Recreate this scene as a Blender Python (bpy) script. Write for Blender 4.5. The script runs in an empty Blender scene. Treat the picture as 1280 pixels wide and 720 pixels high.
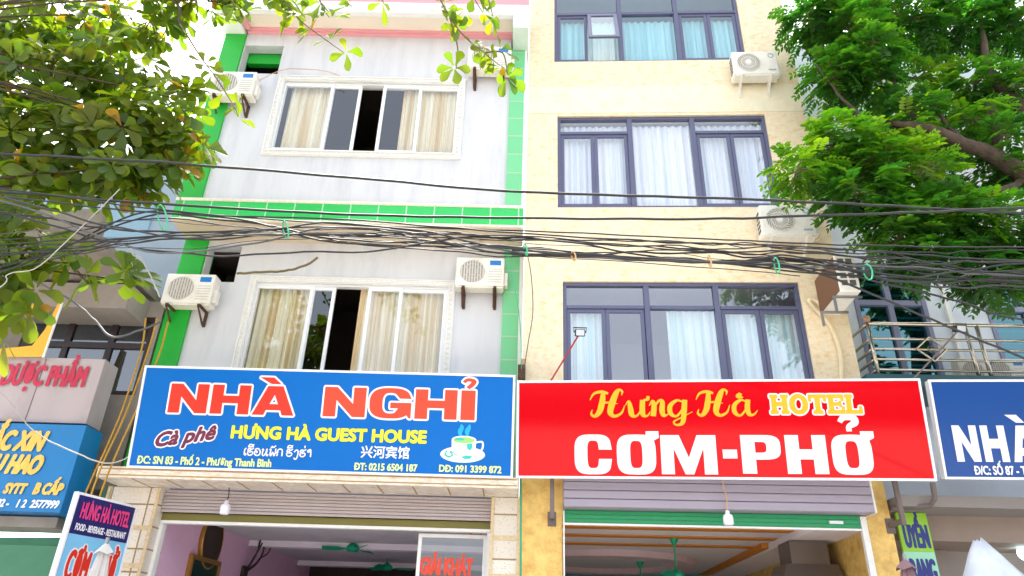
import bpy, bmesh, math, random
from mathutils import Vector, Matrix, noise
from mathutils.geometry import tessellate_polygon
R = math.radians
SC = bpy.context.scene
COL = SC.collection
random.seed(7)

# ------------------------------------------------------------------ camera
FPX = 880.0                                   # focal length in photo pixels (1280 wide)
ZC = Vector((52, -1717, FPX)).normalized()    # world up seen from the camera (x right, y down, z forward)
XC = Vector((1, 52/1717, 0)).normalized()
YC = ZC.cross(XC)
def c2w(v): return Vector((XC.dot(v), YC.dot(v), ZC.dot(v)))
CAMLOC = Vector((0, 0, 1.6))
cam = bpy.data.objects.new('camera', bpy.data.cameras.new('camera'))
COL.objects.link(cam)
a, b, c = c2w(Vector((1,0,0))), c2w(Vector((0,-1,0))), c2w(Vector((0,0,-1)))
cam.matrix_world = Matrix(((a.x,b.x,c.x,CAMLOC.x),(a.y,b.y,c.y,CAMLOC.y),(a.z,b.z,c.z,CAMLOC.z),(0,0,0,1)))
cam.data.sensor_width = 36
cam.data.lens = 36*FPX/1280
cam.data.clip_end = 500
SC.camera = cam
# ------------------------------------------------------------------ light
SUN_EL, SUN_AZ = R(69), R(335)                # bright hazy sun, high behind the houses: fronts in open shade, leaves lit through
world = bpy.data.worlds.new('World'); SC.world = world; world.use_nodes = True
nt = world.node_tree
sky = nt.nodes.new('ShaderNodeTexSky'); sky.sky_type = 'NISHITA'; sky.sun_disc = False
sky.sun_elevation = SUN_EL; sky.sun_rotation = SUN_AZ
sky.air_density = 1.0; sky.dust_density = 4.0; sky.ozone_density = 1.0
hz = nt.nodes.new('ShaderNodeHueSaturation'); hz.inputs['Saturation'].default_value = .35; hz.inputs['Value'].default_value = 1.25
nt.links.new(sky.outputs[0], hz.inputs['Color']); nt.links.new(hz.outputs[0], nt.nodes['Background'].inputs[0])   # thin white haze over the blue
nt.nodes['Background'].inputs[1].default_value = 0.15
sun = bpy.data.objects.new('sun', bpy.data.lights.new('sun', 'SUN')); COL.objects.link(sun)
sun.data.energy = 3.6; sun.data.angle = R(6); sun.data.color = (1, .95, .86)
sd = Vector((math.sin(SUN_AZ)*math.cos(SUN_EL), math.cos(SUN_AZ)*math.cos(SUN_EL), math.sin(SUN_EL)))
sun.rotation_euler = sd.to_track_quat('Z', 'Y').to_euler()
vs = SC.view_settings
vs.view_transform = 'Standard'; vs.look = 'None'; vs.gamma = 1; vs.use_curve_mapping = False
vs.exposure = 1.82

# ------------------------------------------------------------------ helpers
def ray(x, y): return c2w(Vector(((x-640)/FPX, (y-360)/FPX, 1)))
def atY(x, y, Y):
    d = ray(x, y); return CAMLOC + d*((Y-CAMLOC.y)/d.y)
class Frame:
    def __init__(s, O, U, V=None):
        s.O = Vector(O); s.U = Vector(U).normalized(); s.V = Vector(V).normalized() if V else Vector((0,0,1)); s.N = s.U.cross(s.V)
    def p(s, u, v, n=0): return s.O + u*s.U + v*s.V + n*s.N
    def at(s, x, y, n=0):
        d = ray(x, y); o = s.O + n*s.N
        q = CAMLOC + d*((o-CAMLOC).dot(s.N)/d.dot(s.N)) - s.O
        return q.dot(s.U), q.dot(s.V)
    def sub(s, u, v, n, tilt=0):
        return Frame(s.p(u, v, n), s.U, s.V*math.cos(tilt) + s.N*math.sin(tilt))
IDF = Frame((0,0,0), (1,0,0))                  # local frame: u = x, v = z, n = -y
def cdir(cc):
    return (lambda d: Vector((d.x, d.y, 0)))(c2w(Vector((1, (52+FPX*cc)/1717, cc)))).normalized()
OFF = {}
def link(o, parent=None):
    COL.objects.link(o)
    if parent: o.parent = parent
    return o
def tag(o, label=None, cat=None, group=None, kind=None):
    if label: o['label'] = label
    if cat: o['category'] = cat
    if group: o['group'] = group
    if kind: o['kind'] = kind
    return o
def thing(name, label, cat, loc=(0,0,0), group=None):
    o = bpy.data.objects.new(name, None); o.empty_display_size = .2
    COL.objects.link(o); o.location = loc; OFF[o.name] = Vector(loc)
    return tag(o, label, cat, group)
class MB:
    def __init__(s): s.v = []; s.f = []; s.m = []
    def face(s, pts, mi=0):
        i = len(s.v); s.v += [Vector(p) for p in pts]; s.f.append(list(range(i, i+len(pts)))); s.m.append(mi)
    def box(s, fr, u0, u1, v0, v1, n0, n1, mi=0):
        P = [fr.p(u, v, n) for n in (n0, n1) for v in (v0, v1) for u in (u0, u1)]
        i = len(s.v); s.v += P
        for q in ((0,2,3,1),(4,5,7,6),(0,1,5,4),(2,6,7,3),(0,4,6,2),(1,3,7,5)):
            s.f.append([i+k for k in q]); s.m.append(mi)
        return s
    def prism(s, fr, pts, n0, n1, mi=0):
        k = len(pts); i = len(s.v)
        s.v += [fr.p(u, v, n0) for u, v in pts] + [fr.p(u, v, n1) for u, v in pts]
        s.f.append([i+j for j in range(k)][::-1]); s.f.append([i+k+j for j in range(k)]); s.m += [mi, mi]
        for j in range(k):
            s.f.append([i+j, i+(j+1) % k, i+k+(j+1) % k, i+k+j]); s.m.append(mi)
        return s
    def tube(s, pts, r, sides=6, mi=0):
        pts = [Vector(p) for p in pts]; n = len(pts); i = len(s.v); up = None
        for k, p in enumerate(pts):
            t = (pts[min(k+1, n-1)] - pts[max(k-1, 0)]).normalized()
            if up is None: up = t.orthogonal().normalized()
            up = (up - t*up.dot(t)).normalized(); w = t.cross(up)
            rr = r[k] if isinstance(r, (list, tuple)) else r
            for j in range(sides):
                an = 2*math.pi*j/sides; s.v.append(p + rr*(math.cos(an)*up + math.sin(an)*w))
        for k in range(n-1):
            for j in range(sides):
                s.f.append([i+k*sides+j, i+k*sides+(j+1) % sides, i+(k+1)*sides+(j+1) % sides, i+(k+1)*sides+j]); s.m.append(mi)
        s.f.append([i+j for j in range(sides)][::-1]); s.f.append([i+(n-1)*sides+j for j in range(sides)]); s.m += [mi, mi]
        return s
    def lathe(s, O, A, prof, sides=20, mi=0):
        A = Vector(A).normalized(); e = A.orthogonal().normalized(); w = A.cross(e); i = len(s.v); O = Vector(O)
        for r, h in prof:
            for j in range(sides):
                an = 2*math.pi*j/sides; s.v.append(O + A*h + r*(math.cos(an)*e + math.sin(an)*w))
        for k in range(len(prof)-1):
            for j in range(sides):
                s.f.append([i+k*sides+j, i+k*sides+(j+1) % sides, i+(k+1)*sides+(j+1) % sides, i+(k+1)*sides+j]); s.m.append(mi)
        return s
    def wall(s, fr, us, vs_, holes, n0, n1, mi=0):
        """panel us x vs_ with rectangular holes, front at n1, back at n0, with reveals"""
        U = sorted(set([us[0], us[1]] + [h[k] for h in holes for k in (0, 1) if us[0] < h[k] < us[1]]))
        V = sorted(set([vs_[0], vs_[1]] + [h[k] for h in holes for k in (2, 3) if vs_[0] < h[k] < vs_[1]]))
        def solid(i, j):
            if not (0 <= i < len(U)-1 and 0 <= j < len(V)-1): return False
            cu, cv = (U[i]+U[i+1])/2, (V[j]+V[j+1])/2
            return not any(h[0] < cu < h[1] and h[2] < cv < h[3] for h in holes)
        P = fr.p
        for i in range(len(U)-1):
            for j in range(len(V)-1):
                if not solid(i, j): continue
                a_, b_, c_, d_ = U[i], U[i+1], V[j], V[j+1]
                s.face([P(a_,c_,n1), P(b_,c_,n1), P(b_,d_,n1), P(a_,d_,n1)], mi)
                s.face([P(a_,c_,n0), P(a_,d_,n0), P(b_,d_,n0), P(b_,c_,n0)], mi)
                if not solid(i-1, j): s.face([P(a_,c_,n0), P(a_,c_,n1), P(a_,d_,n1), P(a_,d_,n0)], mi)
                if not solid(i+1, j): s.face([P(b_,c_,n0), P(b_,d_,n0), P(b_,d_,n1), P(b_,c_,n1)], mi)
                if not solid(i, j-1): s.face([P(a_,c_,n0), P(b_,c_,n0), P(b_,c_,n1), P(a_,c_,n1)], mi)
                if not solid(i, j+1): s.face([P(a_,d_,n0), P(a_,d_,n1), P(b_,d_,n1), P(b_,d_,n0)], mi)
        return s
    def build(s, name, mats, parent=None, smooth=False, bevel=0, label=None):
        me = bpy.data.meshes.new(name)
        off = OFF.get(parent.name, Vector()) if parent else Vector()
        me.from_pydata([v-off for v in s.v], [], s.f); me.update()
        for m in (mats if isinstance(mats, (list, tuple)) else [mats]): me.materials.append(m)
        me.polygons.foreach_set('material_index', s.m)
        if smooth: me.polygons.foreach_set('use_smooth', [True]*len(s.f))
        o = bpy.data.objects.new(name, me); link(o, parent); OFF[o.name] = off
        if bevel:
            bv = o.modifiers.new('bevel', 'BEVEL'); bv.width = bevel; bv.segments = 2; bv.limit_method = 'ANGLE'; bv.angle_limit = R(50)
        if label: o['label'] = label
        return o
def box_part(name, mat, parent, fr, *a, bevel=0, label=None): return MB().box(fr, *a).build(name, mat, parent, bevel=bevel, label=label)
def spline(pts, k=8):
    pts = [Vector(p) for p in pts]; out = []
    for i in range(len(pts)-1):
        p0, p1, p2, p3 = pts[max(i-1,0)], pts[i], pts[i+1], pts[min(i+2, len(pts)-1)]
        for j in range(k):
            t = j/k
            out.append(.5*((2*p1) + (p2-p0)*t + (2*p0-5*p1+4*p2-p3)*t*t + (3*p1-p0-3*p2+p3)*t**3))
    out.append(pts[-1]); return out
def kids(o): return [x for x in bpy.data.objects if x.parent == o]
def copy_tree(o, parent=None):
    cc = o.copy(); COL.objects.link(cc); cc.parent = parent
    OFF[cc.name] = OFF.get(o.name, Vector())
    for ch in kids(o): copy_tree(ch, cc)
    return cc

# ------------------------------------------------------------------ materials
def srgb(r, g, b):
    f = lambda x: (x/12.92 if x <= .04045 else ((x+.055)/1.055)**2.4)
    return (f(r/255), f(g/255), f(b/255), 1)
def mat(name, col, rough=.6, metal=0, var=.08, vscale=3, bump=0, bscale=60, spec=.5, stain=None, stain_scale=1.2, coat=0, stretch=(1,1,1)):
    m = bpy.data.materials.new(name); m.use_nodes = True; t = m.node_tree; p = t.nodes['Principled BSDF']
    col = tuple(col)[:3] + (1,)
    p.inputs['Roughness'].default_value = rough; p.inputs['Metallic'].default_value = metal
    p.inputs['Specular IOR Level'].default_value = spec; p.inputs['Coat Weight'].default_value = coat
    tc = t.nodes.new('ShaderNodeTexCoord'); mp = t.nodes.new('ShaderNodeMapping'); mp.inputs['Scale'].default_value = stretch
    t.links.new(tc.outputs['Object'], mp.inputs[0])
    nz = t.nodes.new('ShaderNodeTexNoise'); nz.inputs['Scale'].default_value = vscale; nz.inputs['Detail'].default_value = 8; nz.inputs['Roughness'].default_value = .65
    t.links.new(mp.outputs[0], nz.inputs['Vector'])
    rp = t.nodes.new('ShaderNodeValToRGB'); e = rp.color_ramp.elements
    e[0].position = .3; e[1].position = .7
    e[0].color = tuple(x*(1-var) for x in col[:3]) + (1,); e[1].color = tuple(min(1, x*(1+var*.6)) for x in col[:3]) + (1,)
    t.links.new(nz.outputs['Fac'], rp.inputs[0]); out = rp.outputs[0]
    if stain:
        n2 = t.nodes.new('ShaderNodeTexNoise'); n2.inputs['Scale'].default_value = stain_scale; n2.inputs['Detail'].default_value = 10; n2.inputs['Roughness'].default_value = .7
        t.links.new(mp.outputs[0], n2.inputs['Vector'])
        r2 = t.nodes.new('ShaderNodeValToRGB'); r2.color_ramp.elements[0].position = .48; r2.color_ramp.elements[1].position = .72
        r2.color_ramp.elements[0].color = (0,0,0,1); r2.color_ramp.elements[1].color = (.8,.8,.8,1)
        mx = t.nodes.new('ShaderNodeMix'); mx.data_type = 'RGBA'
        t.links.new(n2.outputs['Fac'], r2.inputs[0]); t.links.new(r2.outputs[0], mx.inputs['Factor'])
        t.links.new(out, mx.inputs['A']); mx.inputs['B'].default_value = tuple(stain)[:3] + (1,); out = mx.outputs['Result']
    t.links.new(out, p.inputs['Base Color'])
    if bump:
        n3 = t.nodes.new('ShaderNodeTexNoise'); n3.inputs['Scale'].default_value = bscale; n3.inputs['Detail'].default_value = 6
        t.links.new(mp.outputs[0], n3.inputs['Vector'])
        bp = t.nodes.new('ShaderNodeBump'); bp.inputs['Strength'].default_value = bump; bp.inputs['Distance'].default_value = .01
        t.links.new(n3.outputs['Fac'], bp.inputs['Height']); t.links.new(bp.outputs[0], p.inputs['Normal'])
    return m
def glass_mat(name, tint, refl=(.9,.95,1), base=.12, rough=.01):
    m = bpy.data.materials.new(name); m.use_nodes = True; t = m.node_tree
    for n in list(t.nodes):
        if n.type != 'OUTPUT_MATERIAL': t.nodes.remove(n)
    out = t.nodes['Material Output']
    tr = t.nodes.new('ShaderNodeBsdfTransparent'); tr.inputs[0].default_value = tint + (1,)
    gl = t.nodes.new('ShaderNodeBsdfGlossy'); gl.inputs['Color'].default_value = refl + (1,); gl.inputs['Roughness'].default_value = rough
    lw = t.nodes.new('ShaderNodeFresnel'); lw.inputs[0].default_value = 1.5
    ad = t.nodes.new('ShaderNodeMath'); ad.operation = 'ADD'; ad.use_clamp = True; ad.inputs[1].default_value = base
    t.links.new(lw.outputs[0], ad.inputs[0])
    ge = t.nodes.new('ShaderNodeNewGeometry'); iv = t.nodes.new('ShaderNodeMath'); iv.operation = 'SUBTRACT'; iv.inputs[0].default_value = 1; t.links.new(ge.outputs['Backfacing'], iv.inputs[1])
    fm = t.nodes.new('ShaderNodeMath'); fm.operation = 'MULTIPLY'; t.links.new(ad.outputs[0], fm.inputs[0]); t.links.new(iv.outputs[0], fm.inputs[1])
    tc = t.nodes.new('ShaderNodeTexCoord'); nz = t.nodes.new('ShaderNodeTexNoise'); nz.inputs['Scale'].default_value = 1.6; nz.inputs['Detail'].default_value = 1
    bp = t.nodes.new('ShaderNodeBump'); bp.inputs['Strength'].default_value = .05; bp.inputs['Distance'].default_value = .02
    t.links.new(tc.outputs['Object'], nz.inputs['Vector']); t.links.new(nz.outputs['Fac'], bp.inputs['Height']); t.links.new(bp.outputs[0], gl.inputs['Normal'])
    mx = t.nodes.new('ShaderNodeMixShader')
    t.links.new(fm.outputs[0], mx.inputs[0]); t.links.new(tr.outputs[0], mx.inputs[1]); t.links.new(gl.outputs[0], mx.inputs[2])
    t.links.new(mx.outputs[0], out.inputs[0]); return m
def leaf_mat(name, cols, trans=.45, rough=.45, tcol=None):
    m = bpy.data.materials.new(name); m.use_nodes = True; t = m.node_tree; p = t.nodes['Principled BSDF']; out = t.nodes['Material Output']
    at = t.nodes.new('ShaderNodeAttribute'); at.attribute_name = 'tint'
    rp = t.nodes.new('ShaderNodeValToRGB'); rp.color_ramp.interpolation = 'LINEAR'
    e = rp.color_ramp.elements
    while len(e) < len(cols): e.new(.5)
    for k, (pos, cc) in enumerate(cols): e[k].position = pos; e[k].color = cc + (1,)
    t.links.new(at.outputs['Fac'], rp.inputs[0]); t.links.new(rp.outputs[0], p.inputs['Base Color'])
    p.inputs['Roughness'].default_value = rough
    tl = t.nodes.new('ShaderNodeBsdfTranslucent'); mu = t.nodes.new('ShaderNodeMix'); mu.data_type = 'RGBA'; mu.blend_type = 'MULTIPLY'; mu.inputs['Factor'].default_value = 1
    t.links.new(rp.outputs[0], mu.inputs['A']); mu.inputs['B'].default_value = (tcol or (2.4, 2.2, .6)) + (1,)
    t.links.new(mu.outputs['Result'], tl.inputs[0])
    mx = t.nodes.new('ShaderNodeMixShader'); mx.inputs[0].default_value = trans
    t.links.new(p.outputs[0], mx.inputs[1]); t.links.new(tl.outputs[0], mx.inputs[2]); t.links.new(mx.outputs[0], out.inputs[0]); return m
def cloth_mat(name, c1, c2, scale=14, trans=.35, stretch=(1,1,.02)):
    m = mat(name, c1, .9, var=.0, spec=.1); t = m.node_tree; p = t.nodes['Principled BSDF']
    tc = t.nodes.new('ShaderNodeTexCoord'); mp = t.nodes.new('ShaderNodeMapping'); mp.inputs['Scale'].default_value = stretch
    nz = t.nodes.new('ShaderNodeTexNoise'); nz.inputs['Scale'].default_value = scale; nz.inputs['Detail'].default_value = 2
    rp = t.nodes.new('ShaderNodeValToRGB'); rp.color_ramp.elements[0].position = .42; rp.color_ramp.elements[1].position = .6
    rp.color_ramp.elements[0].color = c1 + (1,); rp.color_ramp.elements[1].color = c2 + (1,)
    t.links.new(tc.outputs['Object'], mp.inputs[0]); t.links.new(mp.outputs[0], nz.inputs['Vector']); t.links.new(nz.outputs['Fac'], rp.inputs[0])
    t.links.new(rp.outputs[0], p.inputs['Base Color'])
    tl = t.nodes.new('ShaderNodeBsdfTranslucent'); t.links.new(rp.outputs[0], tl.inputs[0])
    mx = t.nodes.new('ShaderNodeMixShader'); mx.inputs[0].default_value = trans
    t.links.new(p.outputs[0], mx.inputs[1]); t.links.new(tl.outputs[0], mx.inputs[2]); t.links.new(mx.outputs[0], t.nodes['Material Output'].inputs[0]); return m
def emit_mat(name, col, st):
    m = bpy.data.materials.new(name); m.use_nodes = True; p = m.node_tree.nodes['Principled BSDF']
    p.inputs['Emission Color'].default_value = col + (1,); p.inputs['Emission Strength'].default_value = st; return m
def brick_mat(name, c1, c2, mortar, bw, bh, ms=.01, rough=.3, axes='xz', spots=None, bump=.2):
    m = mat(name, c1, rough, var=.03); t = m.node_tree; p = t.nodes['Principled BSDF']
    tc = t.nodes.new('ShaderNodeTexCoord'); sp = t.nodes.new('ShaderNodeSeparateXYZ'); cb = t.nodes.new('ShaderNodeCombineXYZ')
    t.links.new(tc.outputs['Object'], sp.inputs[0])
    t.links.new(sp.outputs['XYZ'.index(axes[0].upper())], cb.inputs[0]); t.links.new(sp.outputs['XYZ'.index(axes[1].upper())], cb.inputs[1])
    bk = t.nodes.new('ShaderNodeTexBrick'); bk.offset = 0; bk.inputs['Scale'].default_value = 1
    bk.inputs['Brick Width'].default_value = bw; bk.inputs['Row Height'].default_value = bh; bk.inputs['Mortar Size'].default_value = ms
    bk.inputs['Color1'].default_value = c1 + (1,); bk.inputs['Color2'].default_value = c2 + (1,); bk.inputs['Mortar'].default_value = mortar + (1,)
    t.links.new(cb.outputs[0], bk.inputs['Vector']); out = bk.outputs['Color']
    if spots:
        vo = t.nodes.new('ShaderNodeTexVoronoi'); vo.inputs['Scale'].default_value = spots[0]; t.links.new(tc.outputs['Object'], vo.inputs['Vector'])
        lt = t.nodes.new('ShaderNodeMath'); lt.operation = 'LESS_THAN'; lt.inputs[1].default_value = spots[1]; t.links.new(vo.outputs['Distance'], lt.inputs[0])
        mx = t.nodes.new('ShaderNodeMix'); mx.data_type = 'RGBA'; t.links.new(lt.outputs[0], mx.inputs['Factor']); t.links.new(out, mx.inputs['A']); mx.inputs['B'].default_value = spots[2] + (1,); out = mx.outputs['Result']
    t.links.new(out, p.inputs['Base Color'])
    return m
L_ = lambda r, g, b: srgb(r, g, b)[:3]
M = {}
M['white_wall'] = mat('white_wall_paint', L_(212,213,217), .75, var=.05, vscale=1.5, bump=.12, bscale=90, stain=L_(186,188,196), stain_scale=.9, stretch=(2.4,2.4,.45))
M['white_trim'] = mat('white_trim', L_(232,232,230), .55, var=.06, vscale=6)
M['upvc'] = mat('white_upvc', L_(238,240,242), .3, var=.02)
M['cream_trim'] = mat('cream_moulding', L_(232,226,210), .6, var=.12, vscale=20, bump=.3, bscale=40)
M['green_paint'] = mat('bright_green_paint', (.006,.40,.03), .5, var=.1, vscale=2)
M['pale_green_tile'] = brick_mat('pale_green_tiles', (.17,.58,.27), (.15,.55,.25), (.38,.52,.38), 5, .42, .012, .25)
M['ledge_tile'] = brick_mat('green_ledge_tiles', (.03,.55,.12), (.025,.50,.10), (.45,.66,.48), .49, 5, .011, .25)
M['soffit'] = mat('beige_soffit', L_(212,196,170), .8, var=.06, stain=L_(190,172,148))
M['cream_soffit'] = mat('cream_soffit', L_(232,222,204), .8, var=.04)
M['pink'] = mat('pink_paint', L_(226,160,168), .7, var=.05)
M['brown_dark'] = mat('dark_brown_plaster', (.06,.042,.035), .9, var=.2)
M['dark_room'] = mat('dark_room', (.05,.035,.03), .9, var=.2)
M['stone_tile'] = brick_mat('veined_white_tiles', L_(226,218,206), L_(216,206,192), L_(150,124,84), .55, .30, .012, .3, spots=(38, .16, L_(96,84,78)))
M['canopy_tile'] = mat('veined_canopy_stone', L_(228,220,206), .35, var=.22, vscale=9, stain=L_(196,160,110), stain_scale=8, stretch=(1,1,3))
M['yellow'] = mat('yellow_travertine', L_(236,220,188), .55, var=.10, vscale=16, stain=L_(222,180,114), stain_scale=7, stretch=(1,1,1.6), bump=.1, bscale=30)
M['ochre'] = mat('ochre_stone', L_(234,196,112), .5, var=.2, vscale=9, stain=L_(196,140,58), stain_scale=6, bump=.1, bscale=30)
M['pale_yellow'] = mat('pale_yellow_band', L_(236,226,198), .55, var=.08, vscale=7, stain=L_(232,210,164), stain_scale=5)
M['alu'] = mat('dark_violet_aluminium', (.105,.112,.19), .35, metal=.2, var=.05)
M['glass'] = glass_mat('window_glass', (.96,.98,.98), base=.07)
M['glass_sky'] = glass_mat('sheeny_window_glass', (.97,.98,.99), base=.17)
M['glass_blue'] = glass_mat('blue_window_glass', (.80,.93,.95), base=.10)
M['glass_teal'] = glass_mat('teal_window_glass', (.10,.50,.56), refl=(.45,.9,1.0), base=.14)
M['glass_dark'] = glass_mat('dark_window_glass', (.35,.36,.38), base=.1)
M['curtain_white'] = cloth_mat('white_sheer_curtain', L_(246,248,252), L_(222,230,242), 9, trans=.12)
M['curtain_teal'] = cloth_mat('pale_teal_curtain', L_(232,244,246), L_(200,228,232), 9, trans=.12)
M['curtain_beige'] = cloth_mat('beige_striped_curtain', L_(252,242,220), L_(226,198,152), 12, trans=.1)
M['shutter_mauve'] = mat('mauve_shutter', L_(178,166,166), .45, var=.05)
M['shutter_lilac'] = mat('lilac_shutter', L_(160,152,168), .4, var=.04)
M['shutter_green'] = mat('green_shutter', (.01,.28,.10), .4, var=.1, vscale=10)
M['olive'] = mat('olive_rail', L_(120,112,50), .6)
M['pink_wall'] = mat('lilac_pink_wall', L_(230,190,218), .7, var=.05)
M['ceil_grey'] = mat('pale_grey_ceiling', L_(236,230,238), .8, var=.03)
M['teal_paint'] = mat('teal_paint', L_(30,150,140), .6)
M['orange'] = mat('orange_strip', L_(214,134,40), .55, var=.08)
M['floor_tile'] = mat('pale_floor_tiles', L_(226,220,212), .25, var=.05)
M['ac_white'] = mat('air_conditioner_white', L_(232,230,222), .4, var=.05, vscale=8, stain=L_(206,196,176), stain_scale=4)
M['ac_grey'] = mat('grille_grey', L_(150,146,140), .5, var=.1)
M['ac_dark'] = mat('grille_dark', (.10,.095,.09), .6)
M['ac_brown'] = mat('coil_brown', L_(120,84,60), .7, var=.2, vscale=20)
M['badge_blue'] = mat('blue_badge', (.0,.18,.55), .4)
M['rust'] = mat('rusty_bracket', (.10,.05,.03), .8, var=.4, vscale=20)
M['steel'] = mat('steel_grey', L_(150,150,152), .35, metal=.7)
M['inox'] = mat('stainless_steel', L_(196,190,176), .22, metal=.9, var=.1)
M['bracket_grey'] = mat('grey_bracket', L_(110,98,96), .6, var=.15)
M['sign_blue'] = mat('blue_sign_vinyl', (.0,.135,.50), .4, var=.04, vscale=1, spec=.2)
M['sign_blue_deep'] = mat('deep_blue_sign_vinyl', (.003,.060,.27), .16, var=.03, vscale=1)
M['sign_red'] = mat('red_sign_vinyl', (.60,.0,.006), .07, var=.02, vscale=1, spec=.32)
M['sign_white'] = mat('sign_white', L_(232,232,238), .4, var=.01)
M['letter_red'] = mat('letter_red', (.66,.025,.008), .4, var=.02)
M['letter_orange'] = mat('letter_orange_red', (.72,.055,.02), .4, var=.02)
M['letter_yellow'] = mat('letter_yellow', (.80,.42,.006), .4, var=.02)
M['letter_lime'] = mat('letter_lime', (.78,.80,.02), .4, var=.02)
M['letter_pale'] = mat('letter_pale_lime', (.72,.88,.32), .4, var=.02)
M['letter_maroon'] = mat('letter_maroon', (.16,.01,.05), .4, var=.02)
M['cup_teal'] = mat('printed_teal', (.02,.50,.42), .4); M['cup_green'] = mat('printed_green', (.30,.62,.16), .4); M['steam'] = mat('printed_cyan', (.0,.40,.80), .4)
M['sign_cyan'] = mat('faded_blue_sign', (.0,.17,.45), .35, var=.06)
M['sign_grey'] = mat('grey_white_board', L_(176,164,166), .6, var=.08, vscale=2, stain=L_(150,138,140), stretch=(1,1,.3))
M['crimson'] = mat('crimson_letters', (.50,.01,.05), .4)
M['gold_letter'] = mat('gold_letters', L_(232,188,84), .4)
M['navy'] = mat('navy_print', (.01,.01,.13), .35); M['sky_print'] = mat('light_blue_print', (.20,.52,.80), .35); M['magenta'] = mat('pink_print', (.75,.05,.22), .4)
M['lime_sign'] = mat('lime_sign', (.30,.62,.03), .4); M['mint_sign'] = mat('mint_sign', (.36,.74,.52), .4); M['navy_letter'] = mat('navy_letters', (.02,.03,.22), .4)
M['cable'] = mat('black_cable', (.016,.017,.019), .55, var=.2, vscale=30)
M['cable_grey'] = mat('grey_cable', (.09,.09,.10), .6, var=.2)
M['cable_pale'] = mat('pale_cable', L_(168,164,156), .6, var=.1)
M['tie_green'] = mat('green_tie', (.03,.42,.20), .4); M['tie_tan'] = mat('tan_tie', L_(206,160,110), .6)
M['hose_yellow'] = mat('yellow_hose', L_(176,132,26), .5, var=.15, vscale=12); M['hose_beige'] = mat('beige_pipe_wrap', L_(232,214,176), .7, var=.1)
M['bulb'] = mat('white_bulb', L_(232,232,244), .3); M['fan_green'] = mat('green_fan_enamel', (.0,.36,.20), .35)
M['bark'] = mat('bark', (.075,.05,.035), .9, var=.5, vscale=8, bump=.8, bscale=25, stretch=(1,1,.4)); M['twig'] = mat('twig', (.16,.12,.05), .8, var=.3, vscale=10)
M['left_wall'] = mat('grey_beige_plaster', L_(150,142,134), .85, var=.08, stain=L_(120,112,104)); M['left_pale'] = mat('pale_blue_plaster', L_(150,164,180), .8, var=.05)
M['brown_frame'] = mat('dark_brown_frame', (.035,.02,.022), .4); M['yellow_board'] = mat('yellow_board', L_(232,176,40), .5)
M['right_wall'] = mat('pale_blue_white_wall', L_(214,222,232), .75, var=.04, stain=L_(200,208,220)); M['violet_frame'] = mat('grey_violet_frame', L_(128,132,160), .4)
M['teal_dark'] = mat('dark_teal_edge', (.03,.11,.13), .5); M['taupe'] = mat('taupe_interior', L_(150,138,134), .8, var=.05); M['shop_green'] = mat('green_shop_wall', (.16,.42,.30), .7)
M['parasol_white'] = mat('white_parasol_cloth', L_(196,192,190), .9, var=.08); M['parasol_mauve'] = mat('mauve_parasol_cloth', L_(132,104,112), .9, var=.12)
M['plastic_sheet'] = mat('translucent_plastic', L_(196,204,214), .35, var=.12, vscale=5)
M['gold'] = mat('gold_frame', (.45,.24,.05), .35, metal=.6); M['dark_green'] = mat('dark_green_picture', (.01,.04,.03), .25, var=.4, vscale=5); M['antler'] = mat('dark_antler', (.035,.02,.015), .6)
M['red_paint'] = mat('red_paint', (.35,.02,.03), .4); M['black'] = mat('black_plastic', (.02,.02,.022), .4); M['glass_lens'] = mat('lamp_lens', L_(200,206,216), .15)
M['asphalt'] = mat('asphalt', (.05,.05,.052), .9, var=.2, vscale=6, bump=.4, bscale=120); M['paving'] = brick_mat('paving', L_(206,200,192), L_(198,192,184), L_(110,104,98), .4, .4, .012, .8, axes='xy'); M['kerb'] = mat('kerb_stone', L_(150,148,144), .85)

# ------------------------------------------------------------------ lettering
def ribbon(pts, smooth=6):
    """stroke: list of (x, y, width) -> quads with a tiny rise along it"""
    P = spline([(x, y, w) for x, y, w in pts], smooth) if smooth else [Vector(p) for p in pts]
    n = len(P); Lr, Rr = [], []
    for k in range(n):
        d = P[min(k+1, n-1)] - P[max(k-1, 0)]; d = Vector((d.x, d.y)); d = d.normalized() if d.length > 1e-9 else Vector((1,0))
        q = Vector((-d.y, d.x))*max(P[k].z, .01)/2
        Lr.append((P[k].x+q.x, P[k].y+q.y)); Rr.append((P[k].x-q.x, P[k].y-q.y))
    return [([Rr[k], Rr[k+1], Lr[k+1], Lr[k]], k) for k in range(n-1)]
def tess(outer, holes=()):
    loops = [[Vector((x, y, 0)) for x, y in lp] for lp in (outer, *holes)]
    flat = [(v.x, v.y) for lp in loops for v in lp]
    return [([flat[i] for i in tri], 0) for tri in tessellate_polygon(loops)]
def sell(cx, cy, rx, ry, a0=0, a1=360, n=28, p=2.6):
    out = []
    full = abs(a1-a0) >= 359.9
    for k in range(n if full else n+1):
        an = R(a0 + (a1-a0)*k/n); cs, sn = math.cos(an), math.sin(an)
        out.append((cx + rx*math.copysign(abs(cs)**(2/p), cs), cy + ry*math.copysign(abs(sn)**(2/p), sn)))
    return out
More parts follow.
